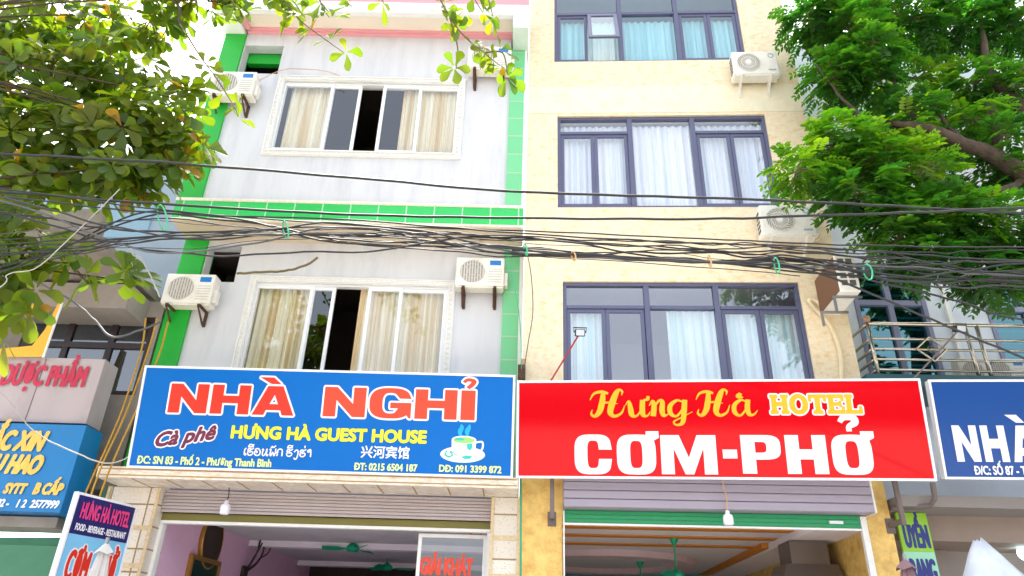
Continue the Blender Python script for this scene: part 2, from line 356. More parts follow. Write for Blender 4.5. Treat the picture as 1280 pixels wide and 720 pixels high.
def glyph(ch, w, s, p=2.8, th=None):
    """heavy block capitals, height 1; returns list of polygon pieces"""
    t = th or s*.8
    if ch == 'N': return [tess([(0,0),(s,0),(s,.56),(w-s,0),(w,0),(w,1),(w-s,1),(w-s,.44),(s,1),(0,1)])]
    if ch == 'H': return [tess([(0,0),(s,0),(s,.37),(w-s,.37),(w-s,0),(w,0),(w,1),(w-s,1),(w-s,.63),(s,.63),(s,1),(0,1)])]
    if ch == 'A':
        m = w/2
        return [tess([(0,0),(s*.95,0),(s*1.1,.17),(w-s*1.1,.17),(w-s*.95,0),(w,0),(m+s*.62,1),(m-s*.62,1)], [[(m-.10*w,.38),(m+.10*w,.38),(m,.70)]])]
    if ch == 'I': return [tess([(0,0),(s,0),(s,1),(0,1)])]
    if ch == 'M':
        m = w/2
        return [tess([(0,0),(s*.86,0),(s*.86,.66),(m-s*.28,0),(m+s*.28,0),(w-s*.86,.66),(w-s*.86,0),(w,0),(w,1),(w-s*1.25,1),(m,.42),(s*1.25,1),(0,1)])]
    if ch == 'P':
        o = [(0,0),(s,0),(s,.36)] + [(x, y) for x, y in sell(w*.5,.68,w*.5,.32,-90,90,14,p)] + [(0,1)]
        return [tess(o, [[(s,.54)] + sell(w*.5,.68,w*.5-s,.14,-90,90,10,p) + [(s,.82)]])]
    if ch == 'O': return [tess(sell(w/2,.5,w/2,.515,p=p), [sell(w/2,.5,w/2-s,.5-t*.62,p=p)])]
    if ch == 'C':
        a0, a1 = 22, 338
        o = sell(w/2,.5,w/2,.515,a0,a1,30,p); i = sell(w/2,.5,w/2-s,.5-t*.62,a1-6,a0+6,30,p)
        o[0] = (w, .62); o[-1] = (w, .38); i[0] = (w-s, .38); i[-1] = (w-s, .62)
        return [tess(o + i)]
    if ch == 'G':
        o = sell(w/2,.5,w/2,.515,26,316,30,p); i = sell(w/2,.5,w/2-s,.5-t*.62,300,36,26,p)
        o[0] = (w, .66); i[-1] = (w-s*.9, .66)
        return [tess(o + [(w*.96,.0),(w,.0),(w,.52),(w*.5,.52),(w*.5,.33),(w-s,.33)] + i)]
    return []
_TC = {}
def text_pieces(s_, serif=False):
    """font text -> list of faces in 2D (one flat layer), letters D with stroke are composed"""
    if s_ in _TC: return _TC[s_]
    def mesh_of(st):
        cu = bpy.data.curves.new('tmp', 'FONT'); cu.body = st; cu.resolution_u = 3
        o = bpy.data.objects.new('tmp', cu); COL.objects.link(o)
        me = bpy.data.meshes.new_from_object(o.evaluated_get(bpy.context.evaluated_depsgraph_get()))
        bpy.data.objects.remove(o); bpy.data.curves.remove(cu)
        fs = [[(me.vertices[i].co.x, me.vertices[i].co.y) for i in f.vertices] for f in me.polygons]
        bpy.data.meshes.remove(me); return fs
    base = s_.replace('Đ', 'D').replace('ờ', 'ơ'); fs = [(f, 0) for f in mesh_of(base)]
    for k, ch in enumerate(s_):
        if ch == 'ờ':
            x1 = max(p[0] for f in mesh_of(base[:k+1]) for p in f)
            fs.append(([(x1-.36,.70),(x1-.25,.70),(x1-.17,.56),(x1-.23,.56)], 5))
        if ch == 'Đ':
            x1 = max(p[0] for f in mesh_of(base[:k+1]) for p in f)
            pre = mesh_of(base[:k] + 'I'); x0 = max(p[0] for f in pre for p in f) - .09
            fs.append(([(x0-.07,.31),(x0+.24,.31),(x0+.24,.38),(x0-.07,.38)], 3))
    _TC[s_] = fs; return fs
RING = [(math.cos(k*math.pi/6), math.sin(k*math.pi/6)) for k in range(12)]
def lay(mb, fr, pieces, xf, n, mi, grow=0, dirs=None):
    """put 2D faces into a frame; grow = smear radius in metres, each copy on a layer of its own"""
    offs = [(0,0)] + ([(dx*grow, dy*grow) for dx, dy in (dirs or RING)] if grow else [])
    for q, (du, dv) in enumerate(offs):
        for f, k in pieces:
            mb.face([(lambda uv: fr.p(uv[0]+du, uv[1]+dv, n + q*.00025 + k*.00004))(xf(*p)) for p in f], mi)
def fit(pieces, u0, v0, u1, v1, slant=0, y0=None, y1=None):
    xs = [p[0] for f, _ in pieces for p in f]; ys = [p[1] for f, _ in pieces for p in f]
    a0, a1 = min(xs), max(xs); b0 = min(ys) if y0 is None else y0; b1 = max(ys) if y1 is None else y1
    return lambda x, y: (u0 + (x-a0)/(a1-a0)*(u1-u0) + slant*(y-b0)/(b1-b0)*(v1-v0), v0 + (y-b0)/(b1-b0)*(v1-v0))
def put(mb, fr, pieces, px, n, mi, grow=0, out=None, slant=0, y0=0, y1=None, dirs=None, rise=0):
    """px = (left, bottom, right, top) in photo pixels of the lettering on the sign's plane"""
    u0, v0 = fr.at(px[0], px[1], n); u1, v1 = fr.at(px[2], px[3], n)
    f0 = fit(pieces, u0, v0, u1, v1, slant, y0, y1)
    xf = f0 if not rise else (lambda x, y: (lambda q: (q[0], q[1] + rise*(q[0]-u0)))(f0(x, y)))
    if out: lay(mb, fr, pieces, xf, n, out[1], out[0] + grow)
    lay(mb, fr, pieces, xf, n + (.0045 if out else 0), mi, grow, dirs)
def block(seq, gap=.09):
    """seq of (char, width, stem, extras) -> pieces laid out along x"""
    x = 0; out = []
    for it in seq:
        if it[0] == ' ': x += it[1]; continue
        ch, w, s = it[:3]; k = 0
        for pc in glyph(ch, w, s, it[4] if len(it) > 4 else 2.8):
            out += [([(px+x, py) for px, py in f], k) for f, k in pc]
        for pc in (it[3] if len(it) > 3 else []):
            k += 2; out += [([(px+x, py) for px, py in f], kk+k+3) for f, kk in pc]
        x += w + gap
    return out

# ================================================================== SETTING
mb = MB(); mb.face([(-120,-120,-.15),(120,-120,-.15),(120,160,-.15),(-120,160,-.15)]); tag(mb.build('ground', mat('pale_earth', (.22,.20,.17), .95, var=.2, vscale=.3)), kind='structure')  # out of view; kept pale to brighten sign reflections and add bounce
mb = MB(); mb.face([(-60,-9,-.146),(60,-9,-.146),(60,-1.1,-.146),(-60,-1.1,-.146)]); tag(mb.build('road', M['asphalt']), kind='structure')
mb = MB(); mb.box(Frame((0,0,0),(1,0,0)), -60, 60, -.14, 0, -14, 1.0); tag(mb.build('pavement', M['paving']), kind='structure')  # out of view; widened so sunlit paving bounces light onto the fronts
mb = MB(); mb.box(Frame((0,0,0),(1,0,0)), -60, 60, -.14, .01, 1.005, 1.16); tag(mb.build('kerb', M['kerb'], bevel=.02), kind='structure')

# ================================================================== FRAMES OF THE HOUSES
O0 = atY(652, 600, 10.4); O0.z = 0
FL = Frame(O0, cdir(-.010))
FR = Frame(O0, cdir(-.052))
def lu(x, y, n=0): return FL.at(x, y, n)[0]
def lv(x, y, n=0): return FL.at(x, y, n)[1]
def ru(x, y, n=0): return FR.at(x, y, n)[0]
def rv(x, y, n=0): return FR.at(x, y, n)[1]

def curtain(name, m, parent, fr, u0, u1, v0, v1, n, waves=None, amp=.03, seed=0):
    rnd = random.Random(seed); mb = MB(); W = u1-u0; k = max(8, int(W/.022)); ph = rnd.random()*6; fq = 2*math.pi/.13
    col_ = []
    for i in range(k+1):
        u = u0 + W*i/k
        d = amp*(math.sin(fq*u + ph + 1.2*math.sin(u*5+ph)) + .35*math.sin(fq*2.3*u + 2*ph))
        col_.append((u, d))
    vn = 4
    for i in range(k):
        for j in range(vn):
            va, vb = v0+(v1-v0)*j/vn, v0+(v1-v0)*(j+1)/vn; sa, sb = 1.15-.4*j/vn, 1.15-.4*(j+1)/vn
            mb.face([fr.p(col_[i][0], va, n+col_[i][1]*sa), fr.p(col_[i+1][0], va, n+col_[i+1][1]*sa), fr.p(col_[i+1][0], vb, n+col_[i+1][1]*sb), fr.p(col_[i][0], vb, n+col_[i][1]*sb)])
    return mb.build(name, m, parent, smooth=True)
def frame_rect(mb, fr, u0, u1, v0, v1, w, n0, n1, mi=0):
    mb.box(fr, u0, u1, v0, v0+w, n0, n1, mi); mb.box(fr, u0, u1, v1-w, v1, n0, n1, mi)
    mb.box(fr, u0, u0+w, v0+w, v1-w, n0, n1, mi); mb.box(fr, u1-w, u1, v0+w, v1-w, n0, n1, mi)
def sash(parent, fr, u0, u1, v0, v1, w, n, m, g, d=.045):
    mb = MB(); frame_rect(mb, fr, u0, u1, v0, v1, w, n-d/2, n+d/2); s = mb.build('sash', m, parent, bevel=.004)
    MB().box(fr, u0+w*.8, u1-w*.8, v0+w*.8, v1-w*.8, n-.004, n+.004).build('pane', g, parent)
    return s

# ================================================================== GUEST HOUSE (left, white and green)
hl = thing('guest_house', 'white guest house with bright green pilasters and ledge, behind the blue sign', 'house', FL.p(-2.6,0,0))
UL = lu(200, 330); UR = lu(653, 330)                      # outer edges
PLr = lu(231, 330); PRl = lu(629, 330)                    # inner edges of pilasters
N2 = -.63
v_soffit = lv(500, 283); v_ledge_t = lv(440, 256); v_eave = lv(450, 46); v_can_t = lv(400, 590, .6)
vtop = v_eave + 1.0
# upper floor wall
w3 = (lu(338,145), lu(579,150), lv(480,198), lv(480,98))   # whole window with border
logg3 = (PLr+.02, lu(352,70), lv(330,92), lv(330,57))
mb = MB(); mb.wall(FL, (PLr, PRl), (v_soffit, v_eave+.35), [(w3[0]+.11, w3[1]-.11, w3[2]+.11, w3[3]-.11), logg3], -.22, 0)
mb.build('upper_wall', M['white_wall'], hl)
# middle floor wall, set back
w2 = (lu(303,397,N2), lu(567,397,N2), 5.0, lv(440,348,N2))
logg2 = (PLr+.02, lu(300,320,N2), lv(260,352,N2), v_soffit-.12)
mb = MB(); mb.wall(FL, (UL+.02, UR-.02), (v_can_t-.5, v_soffit+.1), [(w2[0]+.11, w2[1]-.11, w2[2]+.11, w2[3]-.11), logg2], N2-.22, N2)
mb.build('middle_wall', M['white_wall'], hl)
# soffit of overhang and floor slabs, back and side walls
box_part('overhang_soffit', M['soffit'], hl, FL, UL, UR-.002, v_soffit-.02, v_soffit-.002, N2-.05, .045)
mb = MB()
for v in (v_soffit, v_eave+.1, v_can_t-.35): mb.box(FL, UL+.06, UR-.06, v+.02, v+.14, -9, N2-.23)
mb.box(FL, UL, UL+.12, v_soffit+.03, vtop+.3, -9.2, -.32); mb.box(FL, UR-.12, UR, v_soffit+.03, vtop+.3, -9.2, -.32); mb.box(FL, UL, UL+.12, 0, v_soffit-.03, -9.2, N2-.32); mb.box(FL, UR-.12, UR, 0, v_soffit-.03, -9.2, N2-.32);  mb.box(FL, UL+.12, UR-.12, 3.4, vtop+.3, -9.2, -9)
mb.build('body', M['white_wall'], hl)
# dark inner rooms
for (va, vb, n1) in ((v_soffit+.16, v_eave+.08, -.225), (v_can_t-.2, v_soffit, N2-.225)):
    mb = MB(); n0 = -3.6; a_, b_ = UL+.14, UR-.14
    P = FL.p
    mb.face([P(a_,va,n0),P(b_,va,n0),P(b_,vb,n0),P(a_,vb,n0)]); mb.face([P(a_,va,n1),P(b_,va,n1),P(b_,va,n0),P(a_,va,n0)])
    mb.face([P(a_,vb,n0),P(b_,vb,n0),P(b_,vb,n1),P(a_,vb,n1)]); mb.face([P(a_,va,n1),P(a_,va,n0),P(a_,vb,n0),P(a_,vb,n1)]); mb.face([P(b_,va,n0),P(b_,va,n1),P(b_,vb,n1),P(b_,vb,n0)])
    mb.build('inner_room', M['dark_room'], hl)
# loggia linings
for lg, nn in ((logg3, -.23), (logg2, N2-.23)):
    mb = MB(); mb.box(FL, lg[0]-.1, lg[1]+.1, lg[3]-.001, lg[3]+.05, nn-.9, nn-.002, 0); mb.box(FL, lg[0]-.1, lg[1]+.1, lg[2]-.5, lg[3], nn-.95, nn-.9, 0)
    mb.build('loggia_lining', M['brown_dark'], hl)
MB().box(FL, logg3[0], logg3[1], logg3[3]-.26, logg3[3]-.004, -.35, -.232).build('loggia_lintel', M['green_paint'], hl)
# pilasters
pm = MB(); pm.box(FL, UL, PLr, v_soffit+.03, v_eave-.04, -.3, .05); pm.build('pilaster', M['green_paint'], hl, bevel=.01, label='bright green upper left pilaster')
pm = MB(); pm.box(FL, UL, PLr, v_can_t-.4, v_soffit-.025, N2-.3, N2+.06); pm.build('pilaster', M['green_paint'], hl, bevel=.01, label='bright green lower left pilaster, set back')
pm = MB(); pm.box(FL, PRl, UR-.045, v_can_t-.4, v_soffit-.025, N2-.3, N2+.06, 0); pm.box(FL, UR-.044, UR+.03, v_can_t-.4, v_soffit-.025, N2-.3, N2+.055, 1); pm.build('pilaster', [M['pale_green_tile'], M['white_trim']], hl, label='pale green tiled lower right pilaster, set back')
pm = MB(); pm.box(FL, PRl, UR-.045, v_soffit+.03, v_eave-.33, -.3, .05, 0); pm.box(FL, UR-.044, UR, v_soffit+.03, v_eave-.33, -.3, .045, 1)
pm.build('pilaster', [M['pale_green_tile'], M['white_trim']], hl, label='pale green tiled right pilaster')
# green ledge with mouldings
MB().box(FL, UL, UR-.003, v_soffit+.03, v_ledge_t-.04, .052, .07).build('ledge_band', M['ledge_tile'], hl)
for va, vb, nn in ((v_soffit-.012, v_soffit+.032, .085), (v_ledge_t-.042, v_ledge_t+.02, .085)):
    mb = MB(); mb.box(FL, UL-.01, UR-.004, va, vb, .001, nn)
    k = int((PRl-PLr)/.11)
    for i in range(k):
        u = PLr+.05 + i*(PRl-PLr-.1)/k
        mb.box(FL, u, u+.06, va+.008, vb-.008, nn, nn+.012)
    mb.build('ledge_moulding', M['cream_trim'], hl, bevel=.006)
# eave
eo = .62
mb = MB(); mb.box(FL, UL+.3, PRl+.02, v_eave+.10, v_eave+.24, .002, eo-.12, 0); mb.build('eave_soffit', M['cream_soffit'], hl)
mb = MB(); mb.box(FL, PLr+.02, PRl+.02, v_eave+.0, v_eave+.099, .002, .075, 0); mb.box(FL, PLr+.02, PRl+.02, v_eave+.05, v_eave+.097, .075, .11, 0)
mb.box(FL, PLr-.02, PLr+.08, v_eave+.02, v_eave+.097, .11, eo-.13, 0); mb.build('eave_moulding', M['pink'], hl)
mb = MB(); mb.box(FL, UL-.05, UR, v_eave+.02, v_eave+.30, eo-.12, eo); mb.box(FL, UL-.05, PLr-.025, v_eave-.038, v_eave+.30, -.6, eo-.122); mb.build('eave_beam', M['white_trim'], hl, bevel=.01)
mb = MB(); mb.box(FL, PRl+.03, UR+.02, v_eave-.325, v_eave+.30, -.6, eo+.005); mb.build('eave_bracket', mat('pale_mint_paint', L_(206,224,214), .6), hl, bevel=.01)
mb = MB(); mb.box(FL, UL-.05, UR+.02, v_eave+.301, v_eave+1.3, eo-.25, eo-.03); mb.box(FL, UL, UR, v_eave+.301, v_eave+.42, -9.2, eo-.25); mb.build('parapet', M['pink'], hl)
# windows
def house_window(w, n, sashes, gaps, curt, wv0=None):
    u0, u1, v0, v1 = w; bw = .13
    mb = MB(); frame_rect(mb, FL, u0+.105, u1-.105, v0+.105, v1-.105, .055, n-.12, n-.02); win = mb.build('window', M['upvc'], hl, bevel=.005)
    mb = MB(); frame_rect(mb, FL, u0, u1, v0, v1, bw, n+.001, n+.035)
    frame_rect(mb, FL, u0+.015, u1-.015, v0+.015, v1-.015, .02, n+.035, n+.055); frame_rect(mb, FL, u0+bw-.035, u1-bw+.035, v0+bw-.035, v1-bw+.035, .02, n+.035, n+.06)
    per = []
    for i in range(int((u1-u0-.1)/.09)): per += [(u0+.08+i*.09, v0+.067), (u0+.08+i*.09, v1-.067)]
    for i in range(int((v1-v0-.1)/.09)): per += [(u0+.067, v0+.08+i*.09), (u1-.067, v0+.08+i*.09)]
    for k, (u, v) in enumerate(per):
        s_ = 1 if k % 4 < 2 else -1
        mb.prism(FL, [(u-.032, v-.014*s_), (u, v-.02*s_), (u+.032, v+.014*s_), (u, v+.02*s_)], n+.035, n+.046, 1)
    mb.build('window_surround', [M['white_trim'], M['cream_trim']], win)
    for k, (a_, b_) in enumerate(sashes):
        sash(win, FL, a_, b_, v0+.155, v1-.155, .062, n-.05-.035*(k % 2), M['upvc'], M['glass'])
    for k, (a_, b_, nn) in enumerate(curt):
        curtain('curtain', M['curtain_beige'], win, FL, a_, b_, v0+.13, v1-.12, nn, seed=k+int(v0*10))
    return win
def LX(y, n, *xs): return [lu(x, y, n) for x in xs]
s3 = LX(145, -.05, 346, 410, 447, 476, 522, 574)
house_window(w3, 0, [(s3[0], s3[1]+.03), (s3[1]-.03, s3[2]), (s3[3]-.02, s3[4]+.04), (s3[4]-.03, s3[5])], None,
    [(s3[0]+.12, s3[1]-.02, -.19), (s3[3]+.36, s3[4], -.19), (s3[4], s3[5]-.03, -.18)])
s2 = LX(405, N2, 306, 382, 412, 458, 496, 556)
house_window(w2, N2, [(s2[0], s2[1]+.03), (s2[1]-.02, s2[2]), (s2[3]-.05, s2[4]+.04), (s2[4]-.03, s2[5])], None,
    [(s2[0]+.02, s2[1]-.02, N2-.19), (s2[3]-.22, s2[4], N2-.18), (s2[4], s2[5], N2-.19)])
# canopy over the shop
CO = .62
mb = MB(); cl_, cr_ = lu(118, 600, CO), lu(648, 605, CO); vb_ = lv(400, 604, CO)
mb.box(FL, cl_, cr_, vb_, v_can_t, -.05, CO); mb.build('canopy', M['canopy_tile'], hl, bevel=.012)
mb = MB()
for k in range(1, 12):
    u = cl_ + (cr_-cl_)*k/12; mb.box(FL, u-.01, u+.01, vb_-.004, vb_-.0005, .02, CO-.04)
mb.box(FL, cl_+.02, cr_-.02, vb_+.03, vb_+.045, CO+.001, CO+.006); mb.box(FL, cl_+.02, cr_-.02, v_can_t-.045, v_can_t-.03, CO+.001, CO+.006)
mb.build('canopy_joints', mat('gold_joint', L_(170,136,84), .6), hl)
# pillars
pl0, pl1 = lu(122, 660, 0), lu(190, 660, 0); pr0, pr1 = lu(613, 660, 0), lu(650, 660, 0)
for (a_, b_) in ((pl0, pl1), (pr0, pr1)):
    mb = MB(); mb.box(FL, a_, b_, 0, vb_-.004, -.45, 0); pi = mb.build('pillar', M['stone_tile'], hl, bevel=.01)
    mb = MB(); wd = .045
    for u in (a_, b_-wd): mb.box(FL, u, u+wd, .0, vb_-.006, .001, .02)
    k = 0; v = .45
    while v < vb_-.1: mb.box(FL, a_+wd, b_-wd, v, v+.06, .001, .015); v += .5
    mb.build('pillar_trim', mat('pillar_trim_stone', L_(214,190,150), .5, var=.25, vscale=25), pi)
# rolled shutter
v_sh = lv(400, 645, -.1); 
mb = MB(); nn = 7
for k in range(nn):
    va = v_sh + k*(vb_-v_sh)/nn; vb2 = v_sh + (k+1)*(vb_-v_sh)/nn-.008
    mb.box(FL, pl1+.004, pr0-.004, va, vb2, -.35, -.12+.012*(k % 2))
mb.box(FL, pl1+.004, pr0-.004, v_sh, vb_-.01, -.34, -.14)
sh = mb.build('roller_shutter', M['shutter_mauve'], hl, bevel=.004)
MB().box(FL, pl1+.004, pr0-.004, v_sh-.10, v_sh-.004, -.30, -.2).build('shutter_rail', M['olive'], sh)
MB().box(FL, pl1+.004, pr0-.004, v_sh-.145, v_sh-.104, -.31, -.19).build('bottom_bar', M['white_trim'], sh)
for u_ in (pl1, pr0-.05): MB().box(FL, u_, u_+.05, 0, v_sh-.15, -.32, -.2).build('shutter_guide', M['white_trim'], hl)
# shop interior
vc = 3.62; n0, n1 = -9.0, -.46; a_, b_ = pl1-.1, UR-.13; P = FL.p
for u_ in (a_-.02, b_): MB().box(FL, u_, u_+.02, 0, vc, n0, n1).build('shop_side_wall', M['pink_wall'], hl)
mb = MB(); mb.face([P(a_,vc,n0),P(b_,vc,n0),P(b_,vc,n1),P(a_,vc,n1)]); mb.build('shop_ceiling', M['ceil_grey'], hl)
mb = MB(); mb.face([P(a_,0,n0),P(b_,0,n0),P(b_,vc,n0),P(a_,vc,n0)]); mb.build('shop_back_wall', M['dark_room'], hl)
mb = MB(); mb.box(FL, a_, b_, 0, .02, n0, .3); mb.build('shop_floor', M['floor_tile'], hl)
for x_, y_ in ((303, 682), (365, 706)):
    q_ = ray(x_, y_); nb = ((CAMLOC + q_*((vc-.36-CAMLOC.z)/q_.z)) - FL.O).dot(FL.N)
    mb = MB(); mb.box(FL, a_+.01, b_-.01, vc-.36, vc-.004, nb-.3, nb); bm = mb.build('ceiling_beam', M['ceil_grey'], hl)
    MB().box(FL, a_+.01, b_-.01, vc-.075, vc-.004, nb+.005, nb+.09).build('cornice', M['pink'], bm)
    MB().box(FL, a_+.75, b_-.01, vc-.03, vc-.006, nb+.35, nb+.7).build('cornice', M['teal_paint'], bm)

# ================================================================== HOTEL (yellow)
hr = thing('hotel_building', 'tall yellow stone hotel with dark violet window frames, behind the red sign', 'hotel', FR.p(2.5,0,0))
RU0 = -.03; RU1 = ru(1040, 300)
wt = (ru(693,70), ru(933,74), rv(800,76), rv(800,-34)); wm = (ru(697,200), ru(966,200), rv(830,259), rv(830,144)); wl = (ru(704,420), ru(1010,420), 4.75, rv(850,352))
RT = rv(800,-34)+1.2
v_open = rv(880, 652)
opn = (ru(703,660), ru(1082,660), -.1, v_open)
mb = MB(); mb.wall(FR, (RU0, RU1), (3.9, RT), [wt, wm, wl], -.25, 0); mb.build('facade', M['yellow'], hr)
vbd0, vbd1 = rv(800,141), rv(800,108)
MB().box(FR, RU0+.002, RU1-.003, vbd0, vbd1, .002, .008).build('storey_band', M['pale_yellow'], hr)
mb = MB(); mb.wall(FR, (RU0, RU1), (0, 3.896), [opn], -.25, 0); mb.build('ground_floor_wall', M['ochre'], hr)
mb = MB(); mb.box(FR, RU0, RU0+.14, 0, RT, -9, -.255); mb.box(FR, RU1-.14, RU1, 0, RT, -9, -.255); mb.box(FR, RU0+.14, RU1-.14, 3.2, RT, -9.1, -8.9)
for v in (3.75, wl[3]+.35, wm[3]+.35, wt[3]+.5): mb.box(FR, RU0+.14, RU1-.14, v, v+.14, -8.9, -.255)
mb.build('body', M['pale_yellow'], hr)
for va, vb in ((3.9, wl[3]+.34), (wl[3]+.5, wm[3]+.34), (wm[3]+.5, wt[3]+.49)):
    mb = MB(); a_, b_, n1, n0 = RU0+.15, RU1-.15, -.26, -3.5; P = FR.p
    mb.face([P(a_,va,n0),P(b_,va,n0),P(b_,vb,n0),P(a_,vb,n0)]); mb.face([P(a_,va,n1),P(b_,va,n1),P(b_,va,n0),P(a_,va,n0)])
    mb.face([P(a_,vb,n0),P(b_,vb,n0),P(b_,vb,n1),P(a_,vb,n1)]); mb.face([P(a_,va,n1),P(a_,va,n0),P(a_,vb,n0),P(a_,vb,n1)]); mb.face([P(b_,va,n0),P(b_,va,n1),P(b_,vb,n1),P(b_,vb,n0)])
    mb.build('inner_room', M['ceil_grey'], hr)
def hotel_window(w, bays, vtr, ctr, curts, cm, g, open_at=None):
    """bays: u-limits of three bays; outer bays are split by a mullion and carry a transom light"""
    u0, u1, v0, v1 = w; mb = MB(); fw = .058
    frame_rect(mb, FR, u0+.002, u1-.002, v0+.002, v1-.002, fw, -.14, -.04)
    for u in bays: mb.box(FR, u-.045, u+.045, v0+fw, v1-fw, -.139, -.038)
    win = mb.build('window', M['alu'], hr, bevel=.005)
    ed = [u0+fw, bays[0], bays[1], u1-fw]
    for k in range(3):
        a_, b_ = ed[k] + (.05 if k else 0), ed[k+1] - (.05 if k < 2 else 0)
        if k != 1 or ctr:
            MB().box(FR, a_+.001, b_-.001, vtr-.03, vtr+.03, -.135, -.045).build('transom', M['alu'], win, bevel=.004)
            MB().box(FR, a_, b_, vtr+.03, v1-fw, -.096, -.09).build('pane', g, win)
        if k == 1:
            MB().box(FR, a_, b_, v0+fw, (vtr-.03) if ctr else v1-fw, -.096, -.09).build('pane', g, win)
        else:
            m_ = (a_+b_)/2
            for q, (p0, p1) in enumerate(((a_, m_), (m_, b_))):
                if open_at == (k, q):
                    hv = vtr-.03; L2 = (vtr-.03)-(v0+fw); hh = L2
                    fo = Frame(FR.p(0, hv, -.05), FR.U, FR.V*math.cos(R(-16)) + FR.N*math.sin(R(-16)))
                    sash(win, fo, p0+.003, p1-.003, -hh*.75, -.003, .075, 0, M['alu'], g)
                else: sash(win, FR, p0+.003, p1-.003, v0+fw+.003, vtr-.033, .062, -.09, M['alu'], g)
    for k, (a_, b_, tp) in enumerate(curts): curtain('curtain', cm, win, FR, a_, b_, v0+.02, tp, -.21, amp=.03, seed=k+int(v0*7))
    return win
hotel_window(wt, (ru(777,60), ru(850,60)), rv(800,14), True, [(wt[0]+.03, wt[1]-.03, rv(800,18))], M['curtain_teal'], M['glass_blue'], open_at=(0,1))
hotel_window(wm, (ru(790,200), ru(871,200)), rv(740,164), False, [(wm[0]+.03, wm[1]-.03, rv(740,150))], M['curtain_white'], M['glass_sky'])
hotel_window(wl, (ru(812,420), ru(902,420)), rv(750,382), True, [(wl[0]+.05, ru(760,420), rv(750,385)), (ru(838,420), wl[1]-.03, rv(750,382))], M['curtain_teal'], M['glass_sky'])
# ground floor rolled shutter outside the wall
sv0, sv1 = rv(880,637,.3), rv(880,596,.3); su0, su1 = ru(704,620,.2), ru(1086,620,.2)
mb = MB(); prof = [(-.001,sv0),(.16,sv0-.03),(.30,sv0+.02),(.36,sv0+.14),(.36,sv1+.2),(.002,sv1+.2)]
k = 5
mb.box(FR, su0, su1, sv0, sv1+.25, .004, .30)
for j in range(k):
    va = sv0+.004 + j*.115; mb.box(FR, su0+.004, su1-.004, va, va+.104, .30, .335)
sh = mb.build('roller_shutter', M['shutter_lilac'], hr, bevel=.008)
mb = MB(); mb.prism(Frame(FR.p(su1, 0, 0), -FR.N, FR.V), [(-.36,sv0-.01),(-.004,sv0-.01),(-.004,sv1+.26),(-.36,sv1+.26)], -.02, -.001); mb.build('shutter_end_plate', M['white_trim'], sh)
mb = MB()
for j in range(3): mb.box(FR, su0+.02, su1-.14, sv0-.055-.058*j, sv0-.006-.058*j, .05, .09)
mb.box(FR, su0+.02, su1-.14, sv0-.175, sv0-.005, .055, .08)
gs = mb.build('shutter_curtain', M['shutter_green'], sh, bevel=.004)
MB().box(FR, su0+.02, su1-.14, sv0-.205, sv0-.178, .04, .10).build('bottom_bar', M['white_trim'], sh)
MB().box(FR, ru(1032,644), ru(1049,644), sv0-.12, sv0-.08, .091, .096).build('maker_plate', M['sign_white'], sh)
MB().box(FR, su1-.13, su1-.05, 0, sv0-.015, .02, .09).build('shutter_guide', M['white_trim'], hr); MB().box(FR, su0, su0+.019, 0, sv0-.015, .02, .09).build('shutter_guide', M['white_trim'], hr)
# hotel shop interior
vc = v_open+.12; a_, b_, n1, n0 = opn[0]-.02, RU1-.15, -.26, -8.8; P = FR.p
mb = MB(); mb.face([P(RU0+.15,vc,n0),P(b_,vc,n0),P(b_,vc,n1),P(RU0+.15,vc,n1)]); mb.build('shop_ceiling', M['ceil_grey'], hr)
for u_ in (RU0+.145, b_): MB().box(FR, u_, u_+.005, 0, vc, n0, n1).build('shop_side_wall', M['pale_yellow'] if u_ < 1 else M['ochre'], hr)
mb = MB(); mb.face([P(RU0+.15,0,n0),P(b_,0,n0),P(b_,vc,n0),P(RU0+.15,vc,n0)]); mb.build('shop_back_wall', mat('light_blue_wall', L_(90,150,180), .7), hr)
mb = MB(); mb.box(FR, RU0+.15, b_, 0, .02, n0, .3); mb.build('shop_floor', M['floor_tile'], hr)
for y_ in (661, 671.5, 682):
    q_ = ray(870, y_); nb = ((CAMLOC + q_*((vc-CAMLOC.z)/q_.z)) - FR.O).dot(FR.N)
    MB().box(FR, RU0+.16, b_-.75, vc-.02, vc-.003, nb-.13, nb+.13).build('ceiling_strip', M['orange'], hr)
mb = MB(); mb.lathe(FR.p(1.6, vc-.002, -6.2), (0,0,-1), [(2.0,0),(2.0,.12),(1.6,.12),(1.6,0)], 48); mb.build('ceiling_ring', mat('pinkish_plaster', L_(226,200,208), .8), hr)
mb = MB(); mb.box(FR, b_-.72, b_-.003, vc-.12, vc-.004, n0, n1-.3, 0); mb.build('ceiling_edge', M['ceil_grey'], hr)
MB().box(FR, b_-.85, b_-.73, vc-.09, vc-.004, n0, -2.9).build('ceiling_strip', M['orange'], hr)

# ================================================================== SIGNS
def sign(name, label, fr, W, H, face, border=.032, th=.12, mborder=None):
    t = thing(name, label, 'sign', fr.p(W/2, 0, 0))
    MB().box(fr, border, W-border, border, H-border, -.01, 0).build('panel', face, t)
    mb = MB(); frame_rect(mb, fr, 0, W, 0, H, border, -.02, .012); mb.box(fr, .01, W-.01, .01, H-.01, -th, -.021); mb.build('frame', mborder or M['sign_white'], t, bevel=.004)
    return t
TILT = R(10)
